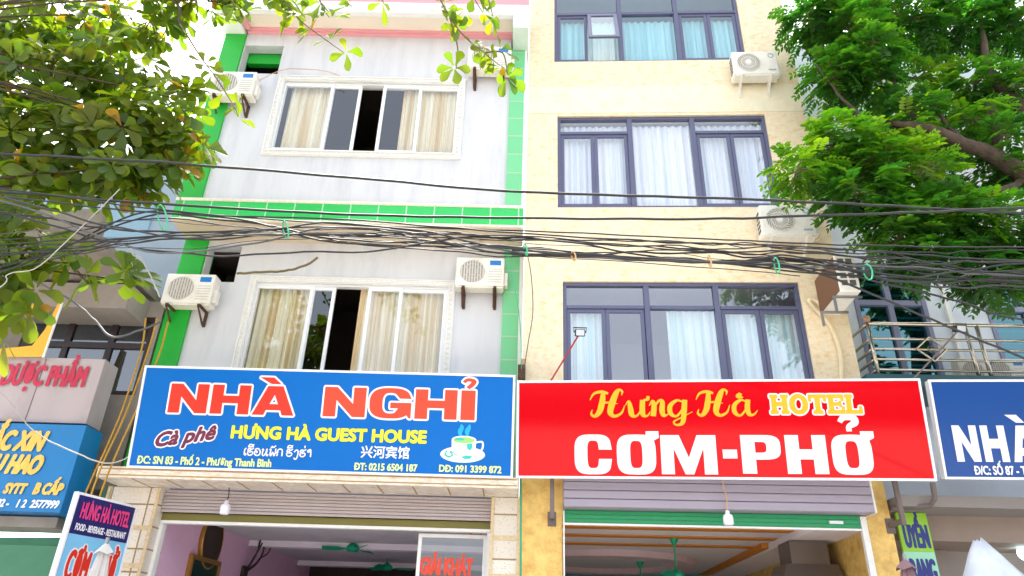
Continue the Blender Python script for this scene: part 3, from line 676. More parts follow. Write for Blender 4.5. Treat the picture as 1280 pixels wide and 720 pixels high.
# --- blue guest house sign
SN = .66
pu0, pv0 = FL.at(158, 585, SN); pu1, pv1 = FL.at(641, 598, SN)
fb = FL.sub(pu0, (pv0+pv1)/2, SN, TILT); Wb = pu1-pu0; Hb = fb.at(420, 463)[1]
s1 = sign('shop_sign', 'wide blue sign lettered NHÀ NGHỈ in red with a coffee cup, over the left shop', fb, Wb, Hb, M['sign_blue'])
hook = lambda x, y, s: [ribbon([(x-.10*s,y+.16*s,.07*s),(x-.02*s,y+.24*s,.09*s),(x+.10*s,y+.20*s,.10*s),(x+.06*s,y+.09*s,.10*s),(x-.02*s,y,.09*s)])]
grave = lambda x, y, s: [tess([(x-.30*s,y+.20*s),(x+.02*s,y+.20*s),(x+.20*s,y),(x-.02*s,y)])]
T2 = .004
mb = MB()
put(mb, fb, block([('N',1.0,.30),('H',1.0,.30),('A',1.08,.32,grave(.45,1.07,1.15))], .09), (209,515.5,371,483.5), T2, 0, out=(.027,1), y0=0, y1=1)
put(mb, fb, block([('N',1.0,.30),('G',1.0,.31),('H',1.0,.30),('I',.34,.34,hook(.17,1.08,1.2))], .09), (403,520.3,595.5,488.5), T2, 2, out=(.027,1), y0=0, y1=1)
mb.build('lettering', [M['letter_red'], M['sign_white'], M['letter_orange']], s1)
mb = MB(); put(mb, fb, text_pieces('HƯNG HÀ GUEST HOUSE'), (289,547,533,539), T2, 0, grow=.012, y0=0, y1=.69); mb.build('lettering', M['letter_lime'], s1)
mb = MB(); put(mb, fb, text_pieces('Cà phê'), (192,558.5,267,543.5), T2, 0, grow=.011, out=(.02,1), slant=.3, y0=0, y1=.69, rise=.16); mb.build('lettering', [M['letter_maroon'], M['sign_white']], s1)
mb = MB(); put(mb, fb, text_pieces('ĐC: SN 83 - Phố 2 - Phường Thanh Bình'), (171,579,339.5,574.3), T2, 0, grow=.0045, y0=0, y1=.69, rise=-.0); mb.build('lettering', M['letter_pale'], s1)
for tx_, bx_ in (('ĐT: 0215 6504 187', (442.5,587,521.6,580.8)), ('DĐ: 091 3399 872', (549,589.3,626.7,583.2))):
    mb = MB(); put(mb, fb, text_pieces(tx_), bx_, T2, 0, grow=.0045, y0=0, y1=.69); mb.build('lettering', M['letter_pale'], s1)
mb = MB(); put(mb, fb, text_pieces('兴河宾馆'), (451,572,512,558.5), T2, 0, grow=.004, y0=None); mb.build('lettering', M['sign_white'], s1)
# Lao line, drawn stroke by stroke
W_ = .1
lao = {'e':[[(.3,.95),(.12,.75),(.12,.15),(.26,.02),(.34,.14),(.2,.22)]],
 'h':[[(.12,.62),(.2,.86),(.45,.9),(.5,.7),(.28,.58),(.14,.36),(.22,.08),(.5,0),(.78,.14),(.8,.42),(.55,.5),(.4,.36)],[(.5,.84),(.7,.84),(.9,1.0)]],
 'o':[[(.3,.36),(.46,.44),(.42,.58),(.2,.6),(.1,.4),(.2,.1),(.5,0),(.82,.14),(.86,.6),(.6,.92),(.3,.9),(.15,.76)]],
 'n':[[(.1,.78),(.22,.9),(.3,.72),(.2,.6),(.22,.1),(.4,.0),(.62,.3),(.76,.95)],[(.76,.95),(.76,.1),(.9,.02),(.98,.16)]],
 'p':[[(.08,.8),(.2,.92),(.24,.7),(.18,.3),(.3,.0),(.52,.5),(.72,0),(.88,.4),(.9,.98)]],
 'k':[[(.1,0),(.2,.2),(.1,.44),(.24,.84),(.5,.95),(.78,.8),(.82,.0)],[(.1,.5),(.28,.56)]],
 'g':[[(.2,.6),(.4,.86),(.66,.8),(.7,.3),(.56,-.3),(.3,-.34),(.24,-.18)]],
 'a':[[(.2,.72),(.34,.62),(.4,.8),(.24,.9),(.2,.7),(.36,.95),(.6,.9),(.64,.0)]]}
up = [[(.15,1.15),(.3,1.45),(.6,1.45),(.8,1.2),(.3,1.15),(.15,1.15)],[(.72,1.2),(.85,1.5)]]
seq = [('e',.42,0),('h',.95,1),('o',1,0),('n',1.05,0),('p',1.0,2),('k',.95,0),(' ',.35,0),('h',.95,1),('g',.85,0),('h',.95,3),('a',.8,0)]
x = 0; lp = []
for ch, w, ac in seq:
    if ch != ' ':
        st = list(lao[ch])
        if ac == 1: st += up
        if ac == 2: st += [[(.2,1.2),(.35,1.12),(.4,1.3),(.6,1.15),(.85,1.4)]]
        if ac == 3: st += [[(.7,1.2),(.72,1.5)]]
        for q, sk in enumerate(st): lp += [([(px+x, py) for px, py in f], k+q*14) for f, k in ribbon([(a_, b_, W_) for a_, b_ in sk], 5)]
    x += w
mb = MB(); put(mb, fb, lp, (304.5,568.8,389.5,562), T2, 0, grow=.004, y0=0, y1=1, dirs=RING[::3]); mb.build('lettering', M['sign_white'], s1)
# coffee cup picture
mb = MB(); cu, cv = fb.at(579, 562); k_ = (fb.at(608,565)[0]-fb.at(550,565)[0])/58
E = lambda x, y, rx, ry, n, mi, a0=0, a1=360, p=2: lay(mb, fb, tess(sell(x, y, rx, ry, a0, a1, 32, p)), lambda a_, b_: (cu+a_*k_, cv+b_*k_), n, mi)
E(-.5,-6,28,10,T2,0); E(-.5,-5.4,24,8,T2+.0006,2); E(-.5,-5,23,7.4,T2+.0012,0)
lay(mb, fb, tess([(-15,12),(16,12)] + sell(.5,0,15,11,0,-180,16,3)), lambda a_, b_: (cu+a_*k_, cv+b_*k_), T2+.002, 0)
E(.5,12,15.5,5,T2+.0026,0); E(.5,11.5,13.5,3.8,T2+.0032,3); E(-5,12.6,6,1.6,T2+.0036,1)
lay(mb, fb, ribbon([(15,9,2.4),(23,10,2.4),(24.5,5,2.4),(22,-1,2.4),(14,-2,2.2)]), lambda a_, b_: (cu+a_*k_, cv+b_*k_), T2+.003, 0)
lay(mb, fb, tess([(4,7),(11,8),(11,2),(9,-1),(5,1)]), lambda a_, b_: (cu+a_*k_, cv+b_*k_), T2+.004, 1)
lay(mb, fb, tess([(-2,-9),(4,-7),(12,-8),(9,-11),(2,-11.5)]), lambda a_, b_: (cu+a_*k_, cv+b_*k_), T2+.004, 1)
lay(mb, fb, ribbon([(-20,-2,1.6),(-22,-6,1.8),(-18,-9,1.8),(-13,-7,1.6),(-16,-3,1.5),(-12,-4,1),(-7,-8,.8)]), lambda a_, b_: (cu+a_*k_, cv+b_*k_), T2+.004, 1)
for q, sx in enumerate((-4, 5)): lay(mb, fb, ribbon([(sx,17,3),(sx-1,22,6),(sx+1,27,5),(sx+q*2,31,2)]), lambda a_, b_: (cu+a_*k_, cv+b_*k_), T2, 4)
mb.build('coffee_cup_print', [M['sign_white'], M['cup_teal'], mat('printed_grey', L_(170,206,206), .4), M['cup_green'], M['steam']], s1)
MB().box(FL, pu0+.3, pu1-.3, v_can_t+.002, v_can_t+.06, .1, CO-.1).build('support_rail', M['steel'], s1)

# --- red hotel sign
FS = Frame(FR.p(0, 0, SN), cdir(-.095))          # the red sign hangs a little askew to the wall
pu0, pv0 = FS.at(645, 600, 0); pu1, pv1 = FS.at(1171, 599, 0)
frd = FS.sub(pu0, (pv0+pv1)/2, 0, R(9)); Wr = pu1-pu0; Hr = frd.at(900, 474.5)[1]
s2_ = sign('shop_sign', 'glossy red sign lettered Hưng Hà HOTEL and CƠM - PHỞ, over the hotel entrance', frd, Wr, Hr, M['sign_red'])
horn = lambda w: [tess([(w*.76,1.10),(w*1.09,1.10),(w*1.09,.93),(w*.93,.84),(w*.76,.94)])]
mb = MB()
put(mb, frd, block([('C',.84,.29,[],3.6),('O',.87,.30,horn(.87),3.6),('M',1.22,.33)], .11), (718.5,592,894,544), T2, 0, y0=0, y1=1)
put(mb, frd, [([(0,0),(1,0),(1,1),(0,1)],0)], (904,573,921,562), T2, 0)
hk = [ribbon([(.26,1.34,.11),(.36,1.46,.15),(.56,1.46,.17),(.60,1.33,.17),(.46,1.22,.13),(.45,1.10,.12)])]
put(mb, frd, block([('P',.90,.32,[],3.4),('H',.92,.31),('O',.90,.31,horn(.90)+hk,3.6)], .11), (929,592,1092,544), T2, 0, y0=0, y1=1)
mb.build('lettering', M['sign_white'], s2_)
def slab(ch, w):
    q = lambda *r: [([(r[0],r[1]),(r[2],r[1]),(r[2],r[3]),(r[0],r[3])], 0)]
    s = .24; o = []
    if ch == 'H': o = [q(.08,0,.08+s,1), q(w-.08-s,0,w-.08,1), q(.2,.42,w-.2,.6)] + [q(x0,y0,x0+.40,y0+.14) for x0 in (0, w-.40) for y0 in (0,.86)]
    if ch == 'O': o = [tess(sell(w/2,.5,w/2,.53,p=2.1), [sell(w/2,.5,w/2-.26,.34,p=2.1)])]
    if ch == 'T': o = [q(w/2-s/2,0,w/2+s/2,1), q(0,.84,w,1), q(0,.66,.12,.86), q(w-.12,.66,w,.86), q(w/2-.25,0,w/2+.25,.14)]
    if ch in 'EL': o = [q(.08,0,.08+s,1), q(0,0,w,.16), q(0,.86,.40,1), q(w-.13,.1,w,.36)]
    if ch == 'E': o += [q(.1,.84,w-.02,1), q(w-.14,.68,w-.02,.9), q(.2,.44,w-.16,.58), q(w-.26,.36,w-.16,.66)]
    return o
x = 0; pc = []
for ch, w in (('H',1.0),('O',1.0),('T',.95),('E',.9),('L',.88)):
    for k, piece in enumerate(slab(ch, w)): pc += [([(px+x, py) for px, py in f], kk+k) for f, kk in piece]
    x += w + .07
mb = MB(); put(mb, frd, pc, (964,517,1075,493.5), T2, 0, grow=.006, out=(.02,1), y0=0, y1=1); mb.build('lettering', [M['letter_yellow'], M['sign_white']], s2_)
Hs = [[(0,.62,.02),(.12,.86,.07),(.34,.93,.10),(.52,.86,.07),(.40,.90,.10),(.36,.60,.15),(.28,.22,.15),(.14,.02,.10),(.03,.10,.06),(.06,.26,.02)],
      [(.92,.80,.02),(.94,.94,.06),(.84,1.0,.09),(.74,.82,.15),(.62,.42,.17),(.58,.14,.14),(.70,.02,.10),(.90,.14,.06),(1.0,.42,.02)],
      [(.24,.44,.02),(.42,.52,.06),(.62,.52,.06),(.80,.48,.02)]]
us = [[(0,.42,.02),(.10,.58,.06),(.14,.34,.13),(.18,.06,.13),(.32,.04,.06),(.46,.30,.04),(.50,.60,.06)],[(.50,.62,.13),(.48,.30,.14),(.50,.06,.12),(.62,.04,.06),(.70,.18,.02)],[(.52,.62,.05),(.64,.64,.09),(.66,.76,.08)]]
ns = [[(0,.40,.02),(.10,.58,.08),(.14,.40,.13),(.10,.02,.14)],[(.12,.30,.03),(.28,.58,.07),(.38,.56,.11),(.36,.24,.14),(.40,.04,.10),(.54,.10,.02)]]
gs_ = [[(.46,.52,.03),(.28,.60,.08),(.08,.40,.12),(.08,.12,.12),(.24,.02,.07),(.42,.28,.05),(.50,.60,.07)],[(.50,.62,.13),(.46,.20,.14),(.40,-.22,.11),(.22,-.30,.06),(.16,-.18,.05),(.36,-.04,.04),(.70,.18,.02)]]
as_ = [[(.46,.52,.03),(.28,.60,.08),(.08,.40,.12),(.08,.12,.12),(.24,.02,.07),(.42,.28,.05),(.50,.60,.07)],[(.50,.62,.13),(.46,.30,.14),(.50,.06,.12),(.64,.06,.06),(.76,.22,.02)]]
def word(parts):
    o = []; k0 = 0
    for st, x in parts:
        for sk in st:
            o += [([(px+x, py) for px, py in f], k+k0) for f, k in ribbon([(a_, b_, w*1.12) for a_, b_, w in sk], 7)]; k0 += 12
    return o
mb = MB(); put(mb, frd, word([(Hs,0),(us,1.02),(ns,1.70),(gs_,2.22)]), (737.5,521,864,487), T2, 0, y0=-.0, y1=1.0); mb.build('lettering', M['letter_yellow'], s2_)
mb = MB(); put(mb, frd, word([(Hs,0),(as_,1.06),([[(.30,.86,.10),(.22,.74,.14),(.36,.70,.04)]],1.06)]), (871,520,945,487), T2, 0, y0=0, y1=1.0); mb.build('lettering', M['letter_yellow'], s2_)
for x_ in (690, 1110):
    mb = MB(); u_ = ru(x_, 615, .15); vv = pv0
    mb.box(FR, u_-.03, u_+.03, vv-.45, vv+.9, .37, .43); mb.box(FR, u_-.025, u_+.025, vv-.42, vv-.36, .005, .37); mb.box(FR, u_-.06, u_+.06, vv-.5, vv-.3, .001, .015)
    mb.build('bracket', M['bracket_grey'], s2_, bevel=.006)
mb = MB(); mb.tube([FR.p(ru(1112,622,.1), pv0-.18, .1), FR.p(ru(1157,616,.3), pv0-.18, .35), FR.p(ru(1162,606,.4), pv0-.1, .45), FR.p(ru(1160,600,.4), pv0+.1, .5)], .035, 8); mb.build('bracket', M['bracket_grey'], s2_)

# --- right blue sign
NR = .45
FB = Frame(FR.p(5.6, 0, .8), cdir(-.085))
pu0, pv0 = FB.at(1181, 599, 0); 
fbr = FB.sub(pu0, pv0, 0, R(9)); Hbr = fbr.at(1180, 474.5)[1]; Wbr = 3.4
s3_ = sign('shop_sign', 'deep blue sign with white lettering NHÀ, cut by the right edge of the photo', fbr, Wbr, Hbr, M['sign_blue_deep'])
mb = MB(); put(mb, fbr, block([('N',.72,.22),('H',.72,.22),('A',.78,.24,grave(.3,1.08,1.1))], .12), (1197,577,1292,532), T2, 0, y0=0, y1=1)
put(mb, fbr, text_pieces('Đ/C: SỐ 87 - TỔ'), (1219,593,1289,583), T2, 0, grow=.0045, y0=0, y1=.69); mb.build('lettering', M['sign_white'], s3_)

# ================================================================== LEFT NEIGHBOUR
FN = Frame(FL.p(UL-.35, 0, -.2), cdir(-.005))
nl = thing('shop_house', 'grey shop house with dark framed window, half hidden by the broad leaved tree', 'house', FN.p(-3,0,0))
def nu(x, y, n=0): return FN.at(x, y, n)[0]
def nv(x, y, n=0): return FN.at(x, y, n)[1]
v_l1 = nv(100, 446, .5); NL = -9
box_part('fascia_slab', M['left_wall'], nl, FN, NL, .02, nv(100,392,.0), nv(100,362,0), -.6, .25)
mb = MB(); ww = (nu(28,418,-.4), nu(190,418,-.4), v_l1-.3, nv(110,394,-.4)); mb.wall(FN, (NL, .3), (3.6, nv(100,362,0)), [ww], -.55, -.4); mb.build('front_wall', M['left_wall'], nl)
mb = MB(); frame_rect(mb, FN, ww[0], ww[1], ww[2], ww[3], .07, -.5, -.42)
for x_ in (85, 140): u_ = nu(x_,418,-.4); mb.box(FN, u_-.05, u_+.05, ww[2]+.07, ww[3]-.07, -.5, -.425)
vm = nv(100,430,-.4); mb.box(FN, ww[0]+.07, ww[1]-.07, vm-.05, vm+.05, -.49, -.42)
wi = mb.build('window', M['brown_frame'], nl); MB().box(FN, ww[0]+.05, ww[1]-.05, ww[2]+.05, ww[3]-.05, -.47, -.46).build('pane', M['glass_dark'], wi)
mb = MB(); mb.box(FN, NL, .3, 3.4, nv(100,362,0), -7, -6.8); mb.build('back_wall', M['dark_room'], nl)
# upper floor with balcony soffit and set back wall
vs0 = nv(100,362,-.2); vt = nv(150,205,-1.2)
box_part('balcony_soffit', mat('taupe_soffit', L_(138,128,120), .85, var=.1, stain=L_(112,102,94)), nl, FN, NL, .02, vs0+.0, vs0+.16, -1.2, 1.5)
mb = MB(); mb.box(FN, NL, .02, vs0+.16, vt, -7, -1.2); mb.build('upper_wall', M['left_pale'], nl)
box_part('parapet', M['left_wall'], nl, FN, NL, .02, vs0+.162, vs0+.55, 1.35, 1.5)
for x_, y_ in ((45,232),(170,240)):
    u_, v_ = FN.at(x_, y_, -1.2); MB().box(FN, u_-.5, u_+.5, v_-1.1, v_+.25, -1.199, -1.15).build('window', M['glass_blue'], nl)
# grey board and blue board
def flat_sign(name, label, fr, u0, u1, v0, v1, n0, n1, m, medge=None):
    t = thing(name, label, 'sign', fr.p((u0+u1)/2, v0, n0)); MB().box(fr, u0, u1, v0, v1, n0, n1).build('panel', m, t, bevel=.006); return t
gn = .5
ga, gv = FN.at(120, 488, gn)
v_g0, v_g1 = nv(60,529,gn), nv(60,447,gn)
t = flat_sign('shop_sign', 'grey white board with raised crimson letters DƯỢC PHẨM, above the faded blue sign', FN, NL, ga, v_g0+.01, v_g1, .1, gn, M['sign_grey'])
mb = MB(); put(mb, FN, text_pieces('DƯỢC PHẨM'), (0,480,111,459), gn+.02, 0, grow=.018, y0=0, y1=.69); mb.build('lettering', M['crimson'], t)
for u_ in (ga-.9, ga-2.0): MB().box(FN, u_-.006, u_+.006, v_g0+.02, v_g1-.02, gn+.001, gn+.004).build('seam', M['bracket_grey'], t)
bn = .62
ba, _ = FN.at(92, 585, bn); v_b0, v_b1 = nv(50,640,bn), nv(50,529,bn)
t = flat_sign('shop_sign', 'faded blue shop sign with gold letters ẮC XIN and U HAO, below the grey board', FN, NL, ba, v_b0, v_b1-.01, .15, bn, M['sign_cyan'])
mb = MB(); put(mb, FN, text_pieces('ẮC XIN'), (-16,561,57,540), bn+.015, 0, grow=.02, slant=.2, y0=0, y1=.69)
put(mb, FN, text_pieces('U HAO'), (-12,590,53,570), bn+.015, 0, grow=.02, slant=.2, y0=0, y1=.69)
put(mb, FN, text_pieces('SYTT'), (4,616,33,605), bn+.015, 0, grow=.012, slant=.15, y0=0, y1=.69); put(mb, FN, text_pieces('B CẤP'), (41,617,79,605), bn+.015, 0, grow=.012, slant=.15, y0=0, y1=.69); mb.build('lettering', M['gold_letter'], t)
mb = MB(); put(mb, FN, text_pieces('02 -   1 2  2577999'), (-6,633,74,626), bn+.006, 0, grow=.006, slant=.15, y0=0, y1=.69); mb.build('lettering', M['sign_white'], t)
# green interior and tube light
mb = MB(); P = FN.p; vz = nv(40,655,.2)
mb.box(FN, NL, .02, v_b0-.16, v_b0-.02, -.3, .3, 0); mb.build('shop_lintel', M['left_wall'], nl)
mb = MB(); mb.face([P(NL,0,-3),P(.2,0,-3),P(.2,3.6,-3),P(NL,3.6,-3)]); mb.face([P(NL,v_b0-.05,-3),P(.2,v_b0-.05,-3),P(.2,v_b0-.05,-.31),P(NL,v_b0-.05,-.31)]); mb.face([P(.2,0,-3),P(.2,0,-.3),P(.2,3.6,-.3),P(.2,3.6,-3)]); mb.build('shop_interior', M['shop_green'], nl)
tf = thing('tube_light', 'lit white fluorescent tube below the faded blue sign', 'lamp', FN.p(-2,3,-.8))
p0, p1 = atY(-30, 669, 11.6), atY(74, 669, 11.6)
mb = MB(); mb.tube([p0, p1], .03, 8); mb.build('tube', emit_mat('tube_glow', (.85,1,.92), 2.5), tf)
mb = MB(); mb.tube([p0+Vector((0,.06,.05)), p1+Vector((0,.06,.05))], .035, 8); mb.build('fitting', M['white_trim'], tf)
# yellow board in the window
yb = thing('folded_awning', 'yellow board with white edge leaning in front of the dark framed window', 'board', atY(50,445,10.1))
mb = MB(); q = lambda x, y, d=0: atY(x, y, 10.1+d)
pts = [(-10,446),(54,446),(78,378),(74,376),(56,412),(40,432),(-10,437)]
i = len(mb.v); mb.v += [q(*p) for p in pts] + [q(*p, .03) for p in pts]; k = len(pts)
mb.f += [list(range(k)), list(range(k, 2*k))[::-1]] + [[j, j+k, (j+1) % k + k, (j+1) % k] for j in range(k)]; mb.m = [0]*len(mb.f)
mb.build('board', M['yellow_board'], yb); MB().tube([q(54,447,-.01), q(78,378,-.01)], .018, 6).build('edge_strip', M['white_trim'], yb)

# ================================================================== RIGHT NEIGHBOUR
FG = Frame(FR.p(RU1+.03, 0, -.9), cdir(-.03))
nr = thing('balcony_house', 'pale blue white house with teal windows and balcony, behind the right tree', 'house', FG.p(2.5,0,0))
def gu(x, y, n=0): return FG.at(x, y, n)[0]
def gv_(x, y, n=0): return FG.at(x, y, n)[1]
GW = 6.5; v_bal = gv_(1180, 470, .9); v_rt = gv_(1150, 60)
wa = (gu(1072,400), gu(1163,400), v_bal+.02, gv_(1120,330)); wb = (gu(1236,400), gu(1340,400), v_bal+.02, gv_(1120,338)); wc = (gu(1110,190), gu(1190,190), gv_(1150,215), gv_(1150,120))
mb = MB(); mb.wall(FG, (0, GW), (v_bal-.2, v_rt), [wa, wb, wc], -.2, 0); mb.build('front_wall', M['right_wall'], nr)
mb = MB(); mb.box(FG, .02, GW, v_bal, v_rt-.02, -5, -4.8); mb.box(FG, 0, .15, 0, v_rt-.01, -4.8, -.21); mb.box(FG, GW-.15, GW, 0, v_rt-.01, -4.8, -.21); mb.box(FG, .15, GW-.15, v_rt-.15, v_rt-.01, -4.8, -.21); mb.build('body', M['right_wall'], nr)
MB().box(FG, .16, GW-.16, v_bal, v_rt-.2, -1.2, -1.15).build('inner_wall', M['teal_dark'], nr)
for w in (wa, wb, wc):
    mb = MB(); frame_rect(mb, FG, w[0]+.002, w[1]-.002, w[2]+.002, w[3]-.002, .08, -.12, .02); m_ = (w[0]+w[1])/2; mb.box(FG, m_-.05, m_+.05, w[2]+.08, w[3]-.082, -.119, .0)
    vt_ = w[2] + (w[3]-w[2])*.68; mb.box(FG, w[0]+.08, w[1]-.08, vt_-.05, vt_+.05, -.118, .01)
    wi = mb.build('window', M['violet_frame'], nr, bevel=.006); MB().box(FG, w[0]+.06, w[1]-.06, w[2]+.06, w[3]-.06, -.07, -.062).build('pane', M['glass_teal'], wi)
    mb = MB(); v = w[2]+.12
    while v < w[3]-.1: mb.box(FG, w[0]+.08, w[1]-.08, v, v+.025, -.2, -.16); v += .22
    mb.build('louvre', M['curtain_white'], wi)
MB().box(FG, gu(1185,400), gu(1190,400), v_bal, v_rt-.5, .001, .05).build('drain_pipe', M['white_trim'], nr)
box_part('balcony_slab', M['teal_dark'], nr, FG, -.0, GW, v_bal-.2, v_bal-.02, .002, 1.0)
box_part('band_wall', M['right_wall'], nr, FG, 0, GW, v_bal-2.2, v_bal-.2, -.3, -.1)
box_part('canopy', mat('grey_soffit', L_(140,134,132), .8, var=.05), nr, FG, .0, GW, v_bal-2.0, v_bal-1.85, -.6, 1.2)
box_part('canopy_face', mat('taupe_band', L_(150,134,124), .8), nr, FG, .0, GW, v_bal-2.35, v_bal-2.002, -.6, .55)
mb = MB(); mb.face([FG.p(0,0,-.5),FG.p(GW,0,-.5),FG.p(GW,v_bal-2.2,-.5),FG.p(0,v_bal-2.2,-.5)]); mb.box(FG, gu(1165,680), gu(1195,680), 0, v_bal-2.36, -.5, -.3); mb.box(FG, GW-.3, GW, 0, v_bal-2.36, -.5, .5); mb.build('shop_front', M['taupe'], nr)
MB().box(FG, -.0, .3, 0, v_bal-2.36, -.45, -.2).build('side_pier', M['taupe'], nr)
# railing
rl = thing('balcony_railing', 'stainless steel balcony railing with diamond ornament above the deep blue sign', 'railing', FG.p(1.5, v_bal, .95))
rn = .95; vr0, vr1 = v_bal-.02, gv_(1180, 406, rn); ru0 = gu(1092, 440, rn); ru1 = GW-.05
mb = MB(); vm = [vr0 + (vr1-vr0)*k for k in (.1,.3,.5,.7)]
for v in vm: mb.tube([FG.p(ru0, v, rn), FG.p(ru1, v, rn)], .022, 8)
mb.build('rail', M['inox'], rl, smooth=True)
MB().tube([FG.p(ru0, vr1, rn), FG.p(ru1, vr1, rn)], .032, 8).build('handrail', M['inox'], rl, smooth=True)
for u_ in (ru0, gu(1215,440,rn), gu(1230,440,rn), ru1): MB().tube([FG.p(u_, vr0, rn), FG.p(u_, vr1+.02, rn)], .03, 8).build('post', M['inox'], rl, smooth=True)
dn = gu(1163,437,rn); dv = (vr0+vr1)/2; dq = .2
mb = MB(); 
for k in range(4):
    a0, a1 = math.pi/2*k, math.pi/2*(k+1); mb.tube([FG.p(dn+dq*math.cos(a0)*1.15, dv+dq*math.sin(a0), rn+.03), FG.p(dn+dq*math.cos(a1)*1.15, dv+dq*math.sin(a1), rn+.03)], .018, 6)
mb.lathe(FG.p(dn, dv, rn+.03), FG.N, [(.05,-.02),(.06,0),(.05,.02)], 12); mb.build('diamond_ornament', M['inox'], rl)
mb = MB()
for v in vm + [vr1]: mb.tube([FG.p(ru0, v, rn), FG.p(ru0-.02, v, .05)], .022, 8)
mb.build('side_rail', M['inox'], rl, smooth=True)
mb = MB(); mb.lathe(FG.p(ru0, vr1+.02, rn), (0,0,1), [(.02,0),(.05,.02),(.06,.06),(.045,.1),(.0,.12)], 12); mb.build('finial', mat('tan_finial', L_(170,136,110), .5), rl, smooth=True)

# ================================================================== AIR CONDITIONERS
def make_ac(kind, name='air_conditioner'):
    """local: width x, depth y (front at -y), height z; back on y=0"""
    t = thing(name, '', 'air conditioner'); W, H, D = .84, .56, .32; f = IDF
    mb = MB(); mb.box(f, -W/2, W/2, 0, H, .06, D); mb.build('casing', M['ac_white'], t, bevel=.02)
    cx = -.13; cz = H/2; rr = .215
    if kind == 'bars':
        mb = MB(); mb.lathe((cx,-D-.002,cz), (0,-1,0), [(0,0),(rr,0),(rr,.004),(0,.004)], 36, 0)
        mb.build('fan_opening', M['ac_grey'], t)
        mb = MB()
        for k in range(-4, 5):
            x = k*rr/4.6; h = math.sqrt(max(rr*rr-x*x, 0))
            mb.box(f, cx+x-.012, cx+x+.012, cz-h, cz+h, D+.005, D+.014)
        for r_ in (.07, .14, .205): mb.lathe((cx,-D-.008,cz), (0,-1,0), [(r_,0),(r_+.006,0),(r_+.006,.008),(r_,.008),(r_,0)], 30)
        mb.build('fan_grille', mat('bar_grille', L_(206,200,190), .5), t)
        MB().box(f, .17, .36, H-.15, H-.06, D+.001, D+.006).build('nameplate', M['badge_blue'], t)
        mb = MB()
        for k in range(6): mb.box(f, .15, .38, .08+.05*k, .085+.05*k, D+.001, D+.004)
        mb.build('side_louvre', M['ac_grey'], t)
    else:
        mb = MB(); mb.lathe((cx,-D-.002,cz), (0,-1,0), [(0,0),(rr,0),(rr,.004),(0,.004)], 36, 0); mb.build('fan_opening', M['ac_grey'], t)
        mb = MB()
        for k in range(20):
            pts = []
            for j in range(7):
                r_ = .05 + .165*j/6; an = 2*math.pi*k/20 + 1.3*j/6; pts.append((cx+r_*math.cos(an), -D-.012, cz+r_*math.sin(an)))
            mb.tube(pts, .006, 4)
        for r_ in (.13, .21): mb.lathe((cx,-D-.006,cz), (0,-1,0), [(r_,0),(r_+.008,0),(r_+.008,.01),(r_,.01),(r_,0)], 32)
        mb.lathe((cx,-D-.004,cz), (0,-1,0), [(.055,0),(.055,.016),(.04,.02),(0,.02)], 20); mb.build('fan_grille', M['ac_white'], t)
        mb = MB(); mb.lathe((.30,-D-.001,H-.11), (0,-1,0), [(.055,0),(.055,.004),(.04,.004),(.04,.001)], 20); mb.box(f, .22, .36, .08, .11, D+.001, D+.005); mb.build('nameplate', M['badge_blue'] if False else mat('grey_print', L_(150,170,180), .5), t)
        mb = MB()
        for k in range(5): mb.box(IDF, -W/2-.004, -W/2-.0005, .10+.08*k, .15+.08*k, .12, .26)
        mb.build('side_vent', M['ac_dark'], t)
    MB().box(f, W/2+.001, W/2+.06, .05, .30, .12, .26).build('valve_cover', M['ac_white'], t, bevel=.01)
    MB().box(f, -W/2+.02, W/2-.02, -.025, -.001, .10, D-.02).build('base_pan', M['cream_trim'] if kind == 'bars' else M['ac_white'], t)
    for x in (-.27, .27):
        mb = MB(); mb.box(f, x-.025, x+.025, -.05, -.026, .002, D+.05); mb.box(f, x-.025, x+.025, -.30, -.026, .002, .03)
        mb.prism(Frame((x-.012,0,0), (0,-1,0)), [(.03,-.28),(.03,-.24),(D,-.05),(D+.03,-.05)], -.0, .024)
        mb.build('bracket', M['rust'] if kind == 'bars' else M['ac_white'], t)
    return t
def place_ac(t, fr, x, y, n, label, group='air conditioners on the house fronts', yaw=0, s=1):
    u, v = fr.at(x, y, n+.3); P0 = fr.p(u, v-.28*s, n); rot = Matrix((fr.U, -fr.N, Vector((0,0,1)))).transposed().to_4x4()
    t.matrix_world = Matrix.Translation(P0) @ rot @ Matrix.Rotation(yaw, 4, 'Z') @ Matrix.Scale(s, 4); t['label'] = label; t['group'] = group; t.name = 'air_conditioner'
A = make_ac('bars'); B = copy_tree(A); C_ = copy_tree(A); D_ = copy_tree(A)
place_ac(A, FL, 236, 361, N2, 'white air conditioner with blue badge by the green left pilaster, just above the blue sign')
place_ac(B, FL, 600, 340, N2, 'white air conditioner on rusty brackets right of the middle floor window, under the cables')
place_ac(C_, FL, 291, 104, 0, 'white air conditioner with blue badge left of the top guest house window, partly behind leaves')
place_ac(D_, FL, 612, 72, 0, 'white air conditioner right of the top guest house window, behind a leafy sprig')
A2 = make_ac('swirl'); B2 = copy_tree(A2); 
place_ac(A2, FR, 944, 79, .0, 'white air conditioner with swirl grille beside the topmost hotel window')
place_ac(B2, FR, 984, 276, .0, 'white air conditioner with swirl grille below the middle hotel window, behind two cables', s=1.05)
